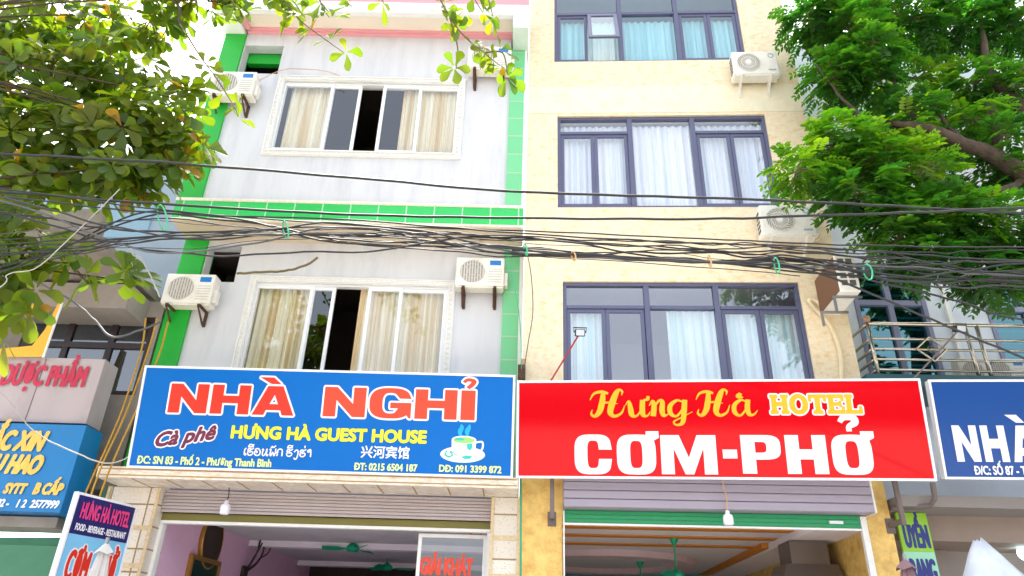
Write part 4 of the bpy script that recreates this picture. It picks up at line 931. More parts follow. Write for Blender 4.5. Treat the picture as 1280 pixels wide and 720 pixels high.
# unit seen from its end at the hotel corner
C2 = thing('air_conditioner', '', 'air conditioner'); f = IDF
MB().box(f, -.42, .42, 0, .62, .06, .36).build('casing', M['ac_white'], C2, bevel=.015)
MB().box(f, -.40, .40, .02, .60, .053, .059).build('coil_back', M['ac_brown'], C2)
mb = MB()
for i_ in range(2):
    for j_ in range(4): mb.box(Frame((-.4205,0,0),(0,-1,0)), .10+.12*i_, .19+.12*i_, .10+.12*j_, .19+.12*j_, 0.0, .004)
mb.build('side_vent', M['ac_dark'], C2)
for x in (-.27, .27):
    mb = MB(); mb.box(f, x-.02, x+.02, -.03, -.001, .0, .42); mb.box(f, x-.02, x+.02, -.25, -.03, .0, .03); mb.build('bracket', M['steel'], C2)
u_, v_ = FR.at(1058, 341, .96); rot = Matrix((FR.U, -FR.N, Vector((0,0,1)))).transposed().to_4x4()
C2.matrix_world = Matrix.Translation(FR.p(u_-.2, v_-.31, .54)) @ rot @ Matrix.Rotation(R(90), 4, 'Z'); C2.name = 'air_conditioner'
tag(C2, 'brown backed air conditioner seen from its vented end at the hotel corner', 'air conditioner', 'air conditioners on the house fronts')
E2 = copy_tree(A); F2 = copy_tree(A)
for o_, x_, lab in ((E2, 1228, 'small white air conditioner behind the balcony railing, nearer the diamond ornament'), (F2, 1262, 'small white air conditioner with blue badge behind the balcony railing, at the right edge')):
    place_ac(o_, FG, x_, 462, .3, lab, s=.75)

# ================================================================== SIGN LAMPS, BULBS, FANS
def sign_lamp(p0, p1, label, m):
    t = thing('sign_lamp', label, 'lamp', p0); MB().tube([p0, p1], .013, 6).build('arm', m, t)
    d = (p1-p0).normalized(); mb = MB(); fr = Frame(p1, (1,0,0), Vector((0,-.35,.94)))
    fr = Frame(p1, (.72,0,0), Vector((0,-.35,.94))); fr.U = fr.U*.72; fr.V = fr.V*.72; mb.box(fr, -.10, .10, -.07, .07, -.05, .03); h = mb.build('lamp_head', M['black'], t, bevel=.01)
    mb = MB(); mb.box(fr, -.08, .08, -.055, .055, .031, .036); mb.build('lens', M['glass_lens'], h)
    mb = MB(); mb.tube([fr.p(-.11,0,0), fr.p(-.13,.1,0), fr.p(.13,.1,0), fr.p(.11,0,0)], .01, 5); 
    for k in range(5): mb.box(fr, -.09+.04*k, -.082+.04*k, -.06, .06, -.08, -.05)
    mb.build('yoke', M['black'], h)
sign_lamp(frd.p(frd.at(688,473)[0], Hr+.0, -.05), atY(725,416,9.1), 'small black floodlight on a red arm above the red sign', M['red_paint'])
sign_lamp(fbr.p(fbr.at(1142,474)[0], Hbr+.0, -.05), atY(1200,411,9.1), 'small black floodlight on a violet grey arm in front of the balcony railing', M['bracket_grey'])
def bulb(x, y, fr, n, ln, label):
    u, v = fr.at(x, y, n); p = fr.p(u, v, n); t = thing('hanging_bulb', label, 'light bulb', p)
    mb = MB(); mb.lathe(p, (0,0,1), [(0,-.10),(.055,-.10),(.068,-.08),(.068,.0),(.06,.03),(.03,.05),(.028,.09),(0,.1)], 16); mb.build('bulb', M['bulb'], t, smooth=True)
    mb = MB(); mb.tube(spline([p+Vector((0,0,.09)), p+Vector((.01,0,.09+ln*.4)), p+Vector((-.02,.02,.09+ln))]), .008, 5); mb.build('wire', M['tie_tan'] if ln > .3 else M['black'], t)
bulb(282, 634, FL, .15, .2, 'white bulb hanging under the stone canopy of the guest house')
bulb(910, 647, FR, .42, .42, 'white bulb on an orange wire hanging under the red sign')
def fan(p, top, label, rad=.6, a0=0):
    t = thing('ceiling_fan', label, 'ceiling fan', p); mb = MB(); mb.tube([p+Vector((0,0,.05)), p+Vector((0,0,top))], .015, 8); mb.build('rod', M['fan_green'], t)
    mb = MB(); mb.lathe(p+Vector((0,0,top)), (0,0,-1), [(.08,0),(.08,.02),(.03,.12),(.02,.13)], 14); mb.build('ceiling_cup', M['fan_green'], t, smooth=True)
    mb = MB(); mb.lathe(p, (0,0,1), [(0,-.06),(.10,-.05),(.14,0),(.12,.05),(.05,.10),(.02,.12)], 18); mb.build('motor', M['fan_green'], t, smooth=True)
    for k in range(3):
        an = a0 + 2*math.pi*k/3; d = Vector((math.cos(an), math.sin(an), 0)); e = Vector((-d.y, d.x, 0)); z = Vector((0,0,.006)); tw = Vector((0,0,.025))
        mb = MB(); i = 0
        q = [p+d*.12-e*.03, p+d*rad*.5-e*.06-tw, p+d*rad-e*.065-tw, p+d*rad+e*.05+tw, p+d*rad*.5+e*.055+tw, p+d*.12+e*.03]
        mb.v = [a_-z for a_ in q] + [a_+z for a_ in q]; mb.f = [[5,4,3,2,1,0],[6,7,8,9,10,11]] + [[j,(j+1)%6,(j+1)%6+6,j+6] for j in range(6)]; mb.m = [0]*8
        mb.build('blade', M['fan_green'], t)
vcl = 3.62; vcr = v_open+.12
def on_ceiling(fr, x, y, vz):
    d = ray(x, y); k = (vz-CAMLOC.z)/d.z; return CAMLOC + d*k
pa = on_ceiling(FR, 842, 672, vcr-.002); fan(pa-Vector((0,0,.62)), .62, 'green ceiling fan nearest the hotel entrance', .75, .05)
pa = on_ceiling(FR, 800, 702, vcr-.142); fan(pa-Vector((0,0,.5)), .5, 'green ceiling fan deeper inside the hotel, at the lower edge', .7, .6)
pa = on_ceiling(FL, 444, 662, vcl-.002); fan(pa-Vector((0,0,.36)), .36, 'yellow green ceiling fan behind the guest house shutter', .6, 1.1)
pa = on_ceiling(FL, 486, 684, vcl-.002); fan(pa-Vector((0,0,.45)), .45, 'teal ceiling fan far back inside the guest house shop', .6, .3)

# ================================================================== THINGS INSIDE AND BEFORE THE SHOPS
UW = pl1-.1
FW = Frame(FL.p(UW+.004, 0, 0), FL.N*-1)      # left inner wall of the guest house shop, u runs into the shop
def fw(x, y): return FW.at(x, y)
u_, v_ = fw(262, 677); t = thing('wall_gong', 'round dark disc with golden rim on the pink shop wall', 'wall decoration', FW.p(u_, v_, 0))
mb = MB(); mb.lathe(FW.p(u_, v_, 0), FW.N, [(0,.02),(.36,.03),(.42,.06),(.42,.0)], 32); mb.build('disc', M['antler'], t, smooth=True)
mb = MB(); mb.lathe(FW.p(u_, v_, 0), FW.N, [(.41,.05),(.43,.07),(.445,.05),(.445,0),(.42,0)], 32); mb.build('rim', M['gold'], t)
u_, v_ = fw(255, 700); t = thing('framed_picture', 'dark green picture in a gold frame below the round disc', 'picture', FW.p(u_, v_-1, 0))
MB().box(FW, u_-.55, u_+.55, v_-1.0, v_, .02, .05).build('canvas', M['dark_green'], t); mb = MB(); frame_rect(mb, FW, u_-.62, u_+.62, v_-1.07, v_+.03, .07, .0, .07); mb.build('frame', M['gold'], t)
u_, v_ = fw(305, 706); p = FW.p(u_, v_-.05, .06); t = thing('deer_antlers', 'dark branching antlers mounted on the pink shop wall', 'antlers', p)
mb = MB(); mb.box(FW, u_-.12, u_+.12, v_-.4, v_-.02, .0, .07); mb.build('mount', M['antler'], t, bevel=.02)
for s_ in (-1, 1):
    mb = MB(); q = lambda a_, b_, c_: FW.p(u_+s_*a_, v_+b_, .07+c_)
    mb.tube(spline([q(.03,-.1,0), q(.14,.05,.12), q(.16,.25,.2), q(.08,.48,.2)]), [.03-.0008*k for k in range(25)], 6); mb.tube(spline([q(.15,.12,.14), q(.28,.25,.26), q(.27,.38,.3)]), .015, 5); mb.tube(spline([q(.16,.3,.2), q(.26,.42,.24)]), .012, 5)
    mb.build('antler', M['antler'], t)
# glass door with lettering
d0, d1 = lu(522, 690, -.4), lu(608, 690, -.4)
t = thing('glass_door', 'framed glass door leaf with orange lettering GIẢI KHÁT', 'door', FL.p((d0+d1)/2, 0.02, -.4))
mb = MB(); frame_rect(mb, FL, d0, d1, .03, v_sh-.16, .05, -.43, -.38); mb.build('frame', M['white_trim'], t); MB().box(FL, d0+.04, d1-.04, .07, v_sh-.2, -.41, -.402).build('pane', M['glass'], t)
mb = MB(); put(mb, FL, text_pieces('GIẢI KHÁT'), (525,717,591,699), -.399, 0, grow=.014, y0=0, y1=.69)
for x_ in (590, 603): u_, v_ = FL.at(x_, 664, -.398); lay(mb, FL, tess([(-.03,-.05),(.02,-.03),(.04,.05),(-.03,.05)]), lambda a_, b_: (u_+a_, v_+b_), -.397, 0)
mb.build('lettering', M['letter_orange'], t)
# range hood in the hotel
ub = b_
t = thing('range_hood', 'stainless steel cooking hood by the right wall of the hotel entrance', 'hood', FR.p(RU1-1, 1.8, -1.9)); vh = vcr-.13
hu0, hu1 = ru(965, 690, -1.5), ru(1045, 690, -1.5)
mb = MB(); q = [FR.p(hu0-.1,2.2,-1.2),FR.p(hu1+.15,2.2,-1.2),FR.p(hu1+.15,2.2,-2.4),FR.p(hu0-.1,2.2,-2.4),FR.p(hu0+.2,2.9,-1.5),FR.p(hu1,2.9,-1.5),FR.p(hu1,2.9,-2.2),FR.p(hu0+.2,2.9,-2.2)]
mb.v = q; mb.f = [[0,1,5,4],[1,2,6,5],[2,3,7,6],[3,0,4,7],[4,5,6,7]]; mb.m = [0]*5; mb.build('hood', mat('dull_steel', L_(120,112,108), .35, metal=.7), t)
MB().box(FR, hu0+.3, hu1-.1, 2.905, vh, -2.15, -1.55).build('duct', mat('dull_steel_duct', L_(130,122,118), .4, metal=.6), t)
# vertical banner on the left pillar
b0, b1 = atY(99, 618, 9.35), atY(168, 640, 10.3); b1.z = b0.z
fv = Frame(b0, (b1-b0)*Vector((1,1,0)) if False else Vector((b1.x-b0.x, b1.y-b0.y, 0)))
Wv = (b1-b0).length
t = thing('banner_sign', 'narrow light blue banner with navy top HƯNG HÀ HOTEL, beside the left stone pillar', 'sign', fv.p(Wv/2, -2.2, 0))
MB().box(fv, .02, Wv-.0, -2.2, -.47, -.05, 0).build('panel', M['sky_print'], t); MB().box(fv, .02, Wv, -.468, 0, -.05, .001).build('panel', M['navy'], t, label='navy top panel')
mb = MB(); frame_rect(mb, fv, -.03, Wv+.03, -2.25, .03, .03, -.06, .012); mb.build('frame', M['sign_white'], t)
mb = MB(); hh = lambda s_, a_, b_, c_, d_, g_, mi, out=None: (lambda pc: (lay(mb, fv, pc, fit(pc, a_, b_, c_, d_, 0, 0, .69), .004, out[1], out[0]) if out else None, lay(mb, fv, pc, fit(pc, a_, b_, c_, d_, 0, 0, .69), .0085, mi, g_)))(text_pieces(s_))
hh('HƯNG HÀ HOTEL', .10, -.27, Wv-.06, -.08, .006, 0); hh('FOOD - BEVERAGE - RESTAURANT', .08, -.42, Wv-.06, -.34, .003, 1); hh('CƠM - PHỞ', .12, -1.0, Wv-.08, -.66, .015, 2, out=(.035, 1))
mb.build('lettering', [M['magenta'], M['sign_white'], M['letter_red']], t)
# green sign right
a_, b_ = FG.at(1130, 642, .75)[0], FG.at(1157, 642, .75)[0]; vt_ = FG.at(1140, 641, .75)[1]
t = thing('banner_sign', 'lime and mint sign with navy letters UYỀN and RANG, by the ochre pillar', 'sign', FG.p((a_+b_)/2, vt_-1.6, .75)); wv = b_-a_
MB().box(FG, a_-.12, b_, vt_-.52, vt_, .71, .75).build('panel', M['lime_sign'], t); MB().box(FG, a_-.12, b_, vt_-1.7, vt_-.522, .71, .75).build('panel', M['mint_sign'], t, label='mint lower panel')
mb = MB()
for s_, va, vb in (('UYỀN', vt_-.46, vt_-.17), ('RANG', vt_-.92, vt_-.62)):
    pc = text_pieces(s_); lay(mb, FG, pc, fit(pc, a_-.06, va, b_-.04, vb, 0, 0, .69), .752, 0, .014)
mb.build('lettering', M['navy_letter'], t)
# folded parasols and plastic covered thing
def folded_parasol(p, label, m, r=.16, rot=0):
    t = thing('folded_parasol', label, 'parasol', Vector((p.x, p.y, 0))); mb = MB(); n = 16
    for k, (rr, h) in enumerate(((.03,0),(r*.5,-.1),(r*.9,-.5),(r*1.1,-1.1),(r*.8,-1.6))):
        for j in range(n):
            an = 2*math.pi*j/n; q = rr*(1 if j % 2 else .62); mb.v.append(p + Vector((q*math.cos(an), q*math.sin(an), h)))
    for k in range(4):
        for j in range(n): mb.f.append([k*n+j, k*n+(j+1) % n, (k+1)*n+(j+1) % n, (k+1)*n+j]); mb.m.append(0)
    mb.build('cloth', m, t)
    mb = MB(); mb.v = []; 
    for j in range(8):
        an = 2*math.pi*j/8; mb.face([p+Vector((0,0,.06)), p+Vector((r*.8*math.cos(an), r*.8*math.sin(an), -.05-.03*(j % 2))), p+Vector((r*.8*math.cos(an+.785), r*.8*math.sin(an+.785), -.05-.03*((j+1) % 2)))])
    mb.build('vent_cap', m, t); MB().tube([Vector((p.x,p.y,.0)), p+Vector((0,0,.1))], .022, 8).build('pole', M['steel'], t)
folded_parasol(atY(132, 684, 8.2), 'folded white parasol in front of the light blue banner', M['parasol_white'], .13)
folded_parasol(atY(1132, 704, 8.6), 'folded mauve parasol in front of the ochre pillar', M['parasol_mauve'], .15)
pc = atY(1222, 676, 8.8); t = thing('covered_stand', 'stand wrapped in a crumpled translucent plastic sheet, under the deep blue sign', 'covered stand', Vector((pc.x+.2, pc.y, 0)))
mb = MB(); n = 26; rows = 14
for k in range(rows+1):
    tt = k/rows; h = pc.z - 2.3*tt
    for j in range(n):
        an = 2*math.pi*j/n; rx = .05 + .55*min(1, (tt*3.2)**.9) ; rx *= 1 + .12*noise.noise(Vector((math.cos(an)*2, math.sin(an)*2, tt*4)))
        xx = rx*math.cos(an) + .22*min(1, tt*3); mb.v.append(Vector((pc.x+xx + (.12*tt*3 if xx > .3 else 0)*0, pc.y + rx*.6*math.sin(an), h + .08*noise.noise(Vector((an, tt*5, 1))) - .12*max(0, xx)*(1-tt))))
for k in range(rows):
    for j in range(n): mb.f.append([k*n+j, k*n+(j+1) % n, (k+1)*n+(j+1) % n, (k+1)*n+j]); mb.m.append(0)
mb.f.append(list(range(n))[::-1]); mb.m.append(0); mb.build('plastic_sheet', M['plastic_sheet'], t, smooth=True)
t = thing('wall_lamp', 'small bright bluish lamp inside the taupe shop at the right edge', 'lamp', atY(1278,692,10.8)); mb = MB(); mb.lathe(atY(1279,692,10.8), (0,-1,0), [(.09,0),(.09,.03),(0,.05)], 14); mb.build('lens', emit_mat('lamp_glow', (.6,.95,1), 4), t)

# ================================================================== CABLES
XS = (-420, 0, 200, 440, 640, 850, 1000, 1140, 1280, 1700)
def cable(ys, r, label, Y=6.2, m='cable', wob=.012, xs=XS, group='overhead cables', name='overhead_cable', seed=0, ext=True):
    rnd = random.Random(seed); ys = list(ys)
    if ext: ys = [ys[0]*2.2-ys[1]*1.2 - 10] + ys + [ys[-1]*2.4-ys[-2]*1.4]
    pts = [atY(x, y, Y + rnd.uniform(-.05,.05)) for x, y in zip(xs, ys)]
    sp = spline(pts, 12); ph = rnd.random()*9
    sp = [p + Vector((0, wob*.6*noise.noise(Vector((k*.23, ph, 0))), wob*noise.noise(Vector((k*.31, ph, 5))))) for k, p in enumerate(sp)]
    mb = MB(); mb.tube(sp, r, 6)
    return tag(mb.build(name, M[m], smooth=True), label, 'cable', group)
cable((192,203,222,239,246,252,259,267), .015, 'single thick black cable crossing above all others, over the middle floor windows', 6.3)
cable((240,255,268,272,274,270,266,260), .014, 'black cable running along the green ledge, second from the top', 6.25, seed=2)
cable((236,262,281,288,297,304,308,309), .008, 'thin black cable just above the thick cable bundle', 6.2, seed=3)
cable((246,266,275,291,303,308,318,326), .009, 'black cable sloping from the green ledge down to the right neighbour', 6.2, seed=4)
for k in range(10):
    rr = random.Random(k+50); j = lambda s: rr.uniform(-s, s)
    ys = [292+j(50), 290+j(28), 297+j(18), 309+j(13), 320+j(8), 326+j(10), 340+j(15), 352+j(22)]
    cable(ys, rr.choice((.004,.005,.007,.010)), 'one of the tangled black cables in the thick bundle across both fronts', 6.2+rr.uniform(-.12,.12), wob=.045, seed=k+50, m='cable' if k % 5 else 'cable_grey')
for k in range(5):
    rr = random.Random(k+90); j = lambda s: rr.uniform(-s, s)
    ys = [318+j(14), 300+j(6), 290+j(8), 298+j(6), 308+j(6), 312+j(5), 322+j(10), 330+j(22)]
    cable(ys, rr.choice((.005,.007,.009)), 'one of the tangled black cables in the thick bundle across both fronts', 6.2+rr.uniform(-.12,.12), wob=.05, seed=k+90)
cable((312,326,336,372,415,455,620), .012, 'thick black cable dropping to the right in front of the balcony railing', 6.2, xs=(640,850,1000,1100,1200,1300,1700), ext=False, seed=7)
cable((318,326,334,360,380,402,470), .011, 'black cable fanning out below the bundle over the teal windows', 6.25, xs=(640,850,1000,1130,1210,1290,1700), ext=False, seed=8)
cable((322,340,345,349,352,372), .009, 'thick black cable running level through the right tree leaves', 6.3, xs=(850,1000,1080,1180,1290,1700), ext=False, seed=9)
cable((289,300,318,330,345), .005, 'thin wire sagging low between the two lower windows', 6.35, xs=(300,470,640,830,1000), ext=False, seed=10)
cable((520,372,343,335,300,256,236), .0055, 'pale cable climbing steeply through the left leaves', 6.1, 'cable_pale', xs=(-300,-20,10,45,85,130,150), ext=False, seed=11, wob=.004)
cable((440,490,540,568,579,572), .008, 'white wire sagging across the grey and blue boards on the left', 8.6, 'cable_pale', xs=(-60,0,45,100,135,160), ext=False, seed=12)
cable((340,352,376,400,421,414,402), .016, 'dark hose ending in a white sleeve beside the dark framed window', 9.0, 'cable_grey', xs=(20,45,90,118,140,172,202), ext=False, seed=13)
for k, (xs, ys, lab) in enumerate((((182,176,150,112,98), (398,440,520,605,640), 'yellow hose down the green left pilaster, outermost of three'), ((196,186,160,124,108), (398,436,510,590,640), 'yellow hose down the green left pilaster, middle of three'), ((210,200,176,140,118), (402,440,500,580,640), 'yellow hose down the green left pilaster, nearest the blue sign'))):
    cable(ys, .013, lab, 9.7, 'hose_yellow', xs=xs, ext=False, group='yellow hoses on the left pilaster', name='hose', seed=20+k)
cable((310,345,385,420,462), .008, 'teal hose curving down beside the pale green tiled pilaster', 10.25, 'tie_green', xs=(632,640,648,651,652), ext=False, name='hose', group=None, seed=30)
cable((312,345,390,430,462), .008, 'dark wire looping down the left edge of the yellow wall', 10.2, 'cable_grey', xs=(658,664,666,660,655), ext=False, name='hose', group=None, seed=31)
cable((385,375,378,405,440,478), .035, 'beige wrapped pipe curving down the hotel corner below the brown backed unit', 10.05, 'hose_beige', xs=(1030,1018,1012,1036,1050,1052), ext=False, name='pipe', group=None, seed=32, wob=0)
cable((292,298,302,296,284), .03, 'beige wrapped pipe looped under the lower swirl grille unit', 10.1, 'hose_beige', xs=(990,995,1012,1024,1020), ext=False, name='pipe', group=None, seed=33, wob=0)
cable((598,650,725,760), .014, 'thin green pipe along the seam between guest house and hotel', 10.2, 'fan_green', xs=(651,651,651,651), ext=False, name='pipe', group=None, seed=34, wob=0)
cable((102,90,86,88,94), .008, 'tan wire above the top guest house window', 10.3, 'tie_tan', xs=(322,345,365,400,425), ext=False, name='wire', group=None, seed=35)
cable((342,340,338,330,322), .02, 'bare brown stick lying over the middle floor window top', 10.0, 'twig', xs=(296,330,360,385,397), ext=False, name='stick', group=None, seed=36)
cable((300,318,322,345,372), .007, 'pale grey wire looping among the left leaves', 6.4, 'cable_pale', xs=(160,166,176,188,200), ext=False, name='wire', group=None, seed=37)
def tie(x, y, w, h, m, label, Y=6.0):
    mb = MB(); pts = []
    for k in range(19):
        an = 2*math.pi*k/18; pts.append(atY(x + .6*w*math.cos(an) + .15*h*math.sin(an), y + .8*h*math.sin(an), Y + .12*math.sin(an)*0 + (.2 if math.cos(an) < 0 else 0)))
    mb.tube(spline(pts, 2), .008, 5); tag(mb.build('cable_tie', M[m], smooth=True), label, 'cable tie', 'ties round the cable bundle')
tie(203, 272, 9, 20, 'tie_green', 'mint green tie loop on the cables by the left pilaster'); tie(357, 287, 5, 13, 'tie_green', 'mint green tie loop on the cables over the green ledge')
tie(657, 312, 3, 9, 'tie_green', 'mint green tie on the cables at the edge of the yellow wall'); tie(971, 332, 5, 12, 'tie_green', 'dark green tie loop on the cables near the lower hotel window corner')
tie(1085, 340, 9, 12, 'tie_green', 'green tie loop on the cables beside the brown backed unit'); tie(887, 326, 3, 9, 'tie_tan', 'tan tie on the cables above the lower hotel window'); tie(717, 320, 4, 7, 'tie_tan', 'tan knot on the cables near the left side of the yellow wall')
t = thing('junction_box', 'small rusty box on the wall seam above the signs', 'box', FL.p(0,0,0)); u_, v_ = FL.at(652, 464, .08)
MB().box(FL, u_-.06, u_+.06, v_-.14, v_+.1, .051, .12).build('case', M['rust'], t, bevel=.01); MB().tube([FL.p(u_, v_+.1, .08), FL.p(u_+.03, v_+.2, .08)], .03, 8).build('conduit', M['tie_tan'], t)

# ================================================================== TREES
def set_tint(o, per_face):
    at = o.data.attributes.new('tint', 'FLOAT', 'FACE'); at.data.foreach_set('value', per_face)
def rand_dir(r): 
    while True:
        v = Vector((r.uniform(-1,1), r.uniform(-1,1), r.uniform(-1,1)))
        if .05 < v.length < 1: return v.normalized()
class Leaves:
    def __init__(s): s.v = []; s.f = []; s.t = []
    def blade(s, p, d, nrm, L, W, tint, prof, fold=.25, droop=.2):
        d = d.normalized(); e = d.cross(nrm); e = e.normalized() if e.length > 1e-4 else d.orthogonal().normalized(); up = e.cross(d)
        i = len(s.v); k = len(prof)
        for (x, w) in prof:
            c = p + d*(x*L) - Vector((0,0,droop*L*x*x)); s.v += [c - e*(w*W) + up*(fold*w*W), c, c + e*(w*W) + up*(fold*w*W)]
        for j in range(k-1):
            a_ = i+3*j; s.f += [[a_, a_+1, a_+4, a_+3], [a_+1, a_+2, a_+5, a_+4]]; s.t += [tint, tint]
    def build(s, name, m, parent):
        me = bpy.data.meshes.new(name); off = OFF[parent.name]; me.from_pydata([v-off for v in s.v], [], s.f); me.update(); me.materials.append(m)
        o = bpy.data.objects.new(name, me); link(o, parent); OFF[o.name] = off; set_tint(o, s.t); me.polygons.foreach_set('use_smooth', [True]*len(s.f)); return o
OBOV = [(0,.06),(.25,.16),(.5,.34),(.72,.5),(.9,.40),(1.0,.08)]
LEAFM = leaf_mat('broad_leaf', [(0,(.040,.095,.014)),(.35,(.095,.15,.010)),(.7,(.14,.17,.010)),(.93,(.18,.175,.010)),(1,(.26,.14,.02))], .58, tcol=(2.0,2.1,.6))
FINEM = leaf_mat('fine_leaf', [(0,(.012,.065,.018)),(.45,(.032,.115,.016)),(.75,(.070,.165,.014)),(1,(.14,.22,.014))], .6, tcol=(2.1,2.4,.5))
# ---- broad leaved tree on the left
rt = random.Random(11)
tb = Vector((-8.6, 5.2, 0))
tl = thing('broad_leaved_tree', 'broad leaved tree with large round tipped leaves, overhanging the upper left', 'tree', tb)
mb = MB(); mb.tube(spline([tb, tb+Vector((.1,0,2)), tb+Vector((.25,.2,4.2)), tb+Vector((.3,.5,6.6)), tb+Vector((.5,.8,9.5))], 5), [.24-.008*k for k in range(21)], 10); mb.build('trunk', M['bark'], tl, smooth=True)
LV = Leaves(); limb = MB(); twig = MB()
def rosette(p, d, n, L, r):
    d = d.normalized(); e = d.orthogonal().normalized(); f_ = d.cross(e); base = r.random(); ph = r.random()*6.28
    for k in range(n):
        an = ph + 2*math.pi*k/n + r.uniform(-.25,.25); sp = r.uniform(.7,1.25)
        dd = d*r.uniform(.15,.6) + (e*math.cos(an) + f_*math.sin(an))*sp; ll = L*r.uniform(.7,1.1)
        LV.blade(p + dd.normalized()*.03, dd, d + .2*rand_dir(r), ll, ll*r.uniform(.48,.6), min(1, max(0, .18+.5*base + r.uniform(-.22,.22)) if r.random() > .025 else 1), OBOV, r.uniform(.1,.4), r.uniform(.05,.35))
def clump(x, y, Y, rx, ry, rz, n, src):
    c_ = atY(x, y, Y); path = spline([src, (src+c_)/2 + Vector((0,0,.25)), c_], 6); limb.tube(path, [.022-.0012*k for k in range(len(path))], 6)
    for k in range(int(n*1.4)):
        q = rand_dir(rt)*(rt.random()**.4); p = c_ + Vector((q.x*rx, q.y*ry, q.z*rz)); s_ = c_ + (p-c_)*.25 + Vector((0,0,-.05))
        if k % 2 == 0: twig.tube(spline([s_, (s_+p)/2 + rand_dir(rt)*.08, p], 3), [.012,.011,.010,.009,.008,.007,.006], 4)
        d = (p - c_).normalized()*.6 + Vector((rt.uniform(-.4,.4), -.3, rt.uniform(-.2,.7))); rosette(p, d, rt.randint(5,8), .275, rt)
T1, T2_ = tb+Vector((.25,.2,4.2)), tb+Vector((.35,.6,7.2))
for a_ in ((20,40,7.4,.75,.6,.55,30,T2_),(100,30,7.6,.75,.7,.6,32,T2_),(60,110,7.2,.8,.6,.55,34,T2_),(150,95,7.4,.65,.6,.5,26,T2_),(20,180,7.0,.7,.6,.5,28,T1),(100,190,7.2,.7,.6,.5,30,T1),
           (170,160,7.2,.6,.5,.42,24,T2_),(222,168,7.3,.38,.4,.34,14,T2_),(190,20,7.6,.55,.5,.4,18,T2_),(255,-5,7.4,.5,.5,.28,15,T2_),(15,270,6.9,.5,.4,.35,12,T1),(130,228,7.1,.6,.4,.22,11,T1),(12,370,6.8,.35,.3,.6,11,T1),(-60,120,7.2,.8,.8,1.2,40,T1),(200,205,7.2,.35,.3,.22,8,T1),(95,330,7.0,.28,.3,.12,4,T1),(155,350,7.2,.2,.2,.1,3,T1),(215,-10,7.4,.5,.5,.3,14,T2_),(60,230,7.0,.55,.4,.25,14,T1),(170,222,7.3,.4,.35,.22,9,T1),(10,320,6.8,.3,.3,.3,8,T1),(300,-28,7.2,.4,.4,.2,9,T2_),(228,125,7.3,.26,.3,.22,7,T2_),(240,190,7.3,.2,.25,.16,5,T2_)): clump(*a_)
def sprig(pts, Y, n, src=None, L=.235):
    P_ = [atY(x, y, Y) for x, y in pts]; sp = spline(P_, 6); twig.tube(sp, [.014-.009*k/len(sp) for k in range(len(sp))], 5)
    for k in range(n):
        tt = .12 + .88*k/(max(1, n-1)); p = sp[min(len(sp)-1, int(tt*(len(sp)-1)))]
        rosette(p + rand_dir(rt)*.05, Vector((rt.uniform(-.5,.5), rt.uniform(-.6,.1), rt.uniform(-.5,.5))), rt.randint(4,6), L, rt)
sprig([(225,30),(250,70),(272,100),(292,132),(298,146)], 7.0, 6); sprig([(300,-60),(345,-10),(375,25),(405,48),(430,66)], 6.8, 6); sprig([(330,-30),(365,0),(380,22)], 6.9, 4); sprig([(340,-40),(352,0),(360,20)], 6.9, 3); sprig([(385,-40),(402,6),(412,22)], 6.9, 3); sprig([(540,-50),(552,0),(556,14)], 6.9, 3); sprig([(600,-40),(612,4),(616,20)], 6.9, 2); sprig([(400,-50),(425,-5),(440,8)], 6.9, 3); sprig([(450,-60),(470,-12),(480,4)], 6.9, 2); sprig([(265,-30),(290,2),(302,14)], 7.0, 3)
sprig([(520,-70),(545,-12),(562,20),(580,45),(605,66),(625,82)], 6.8, 9); sprig([(570,-60),(590,-8),(604,16)], 6.9, 3); sprig([(562,20),(572,60),(570,86)], 6.8, 2); sprig([(270,-20),(310,-14),(350,-12)], 7.0, 4)
sprig([(605,66),(628,66),(634,92)], 6.75, 3)
# branches above the frame that carry the sprigs
top = T2_ + Vector((.1,.1,1.0))
limb.tube(spline([top, atY(150,-70,7.2), atY(320,-75,7.0), atY(460,-68,6.9), atY(580,-70,6.9)], 6), [.035-.001*k for k in range(25)], 6); limb.tube(spline([tb+Vector((.4,.7,8.6)), atY(225,30,7.0)+Vector((-.6,0,.6)), atY(225,30,7.0)], 6), [.035-.0016*k for k in range(13)], 6)
limb.build('limb', M['bark'], tl, smooth=True); twig.build('twig', M['twig'], tl, smooth=True); LV.build('crown', LEAFM, tl)

# ---- fine leaved tree on the right
rt = random.Random(23)
tb = Vector((8.2, 7.6, 0)); tr = thing('feathery_leaved_tree', 'dense green tree with small feathery leaflets and dark limbs, on the right', 'tree', tb)
j1 = atY(1345, 250, 8.6); mb = MB(); mb.tube(spline([tb, tb+Vector((-.05,.1,2.2)), tb+Vector((-.2,.4,4.0)), j1], 6), [.26-.005*k for k in range(19)], 12); mb.build('trunk', M['bark'], tr, smooth=True)
limb = MB(); twig = MB(); LV = Leaves()
A8 = lambda x, y, Y: atY(x, y, Y)
def lim(pts, r0, r1):
    sp = spline([A8(*p) for p in pts], 8); k = len(sp)
    sp = [p + rand_dir(rt)*.012 for p in sp]; limb.tube(sp, [r0+(r1-r0)*i/(k-1) for i in range(k)], 9); return sp
lim([(1345,250,8.6),(1285,222,8.6),(1245,196,8.6),(1205,180,8.6),(1165,163,8.6),(1120,155,8.6),(1078,148,8.7)], .17, .035)
lim([(1345,250,8.6),(1300,170,8.8),(1262,118,8.9),(1238,92,9.0),(1225,30,9.1)], .13, .05); lim([(1285,222,8.6),(1260,236,8.5),(1215,240,8.4),(1170,222,8.5)], .07, .025); lim([(1238,130,8.9),(1245,160,8.8),(1248,185,8.7)], .08, .08)
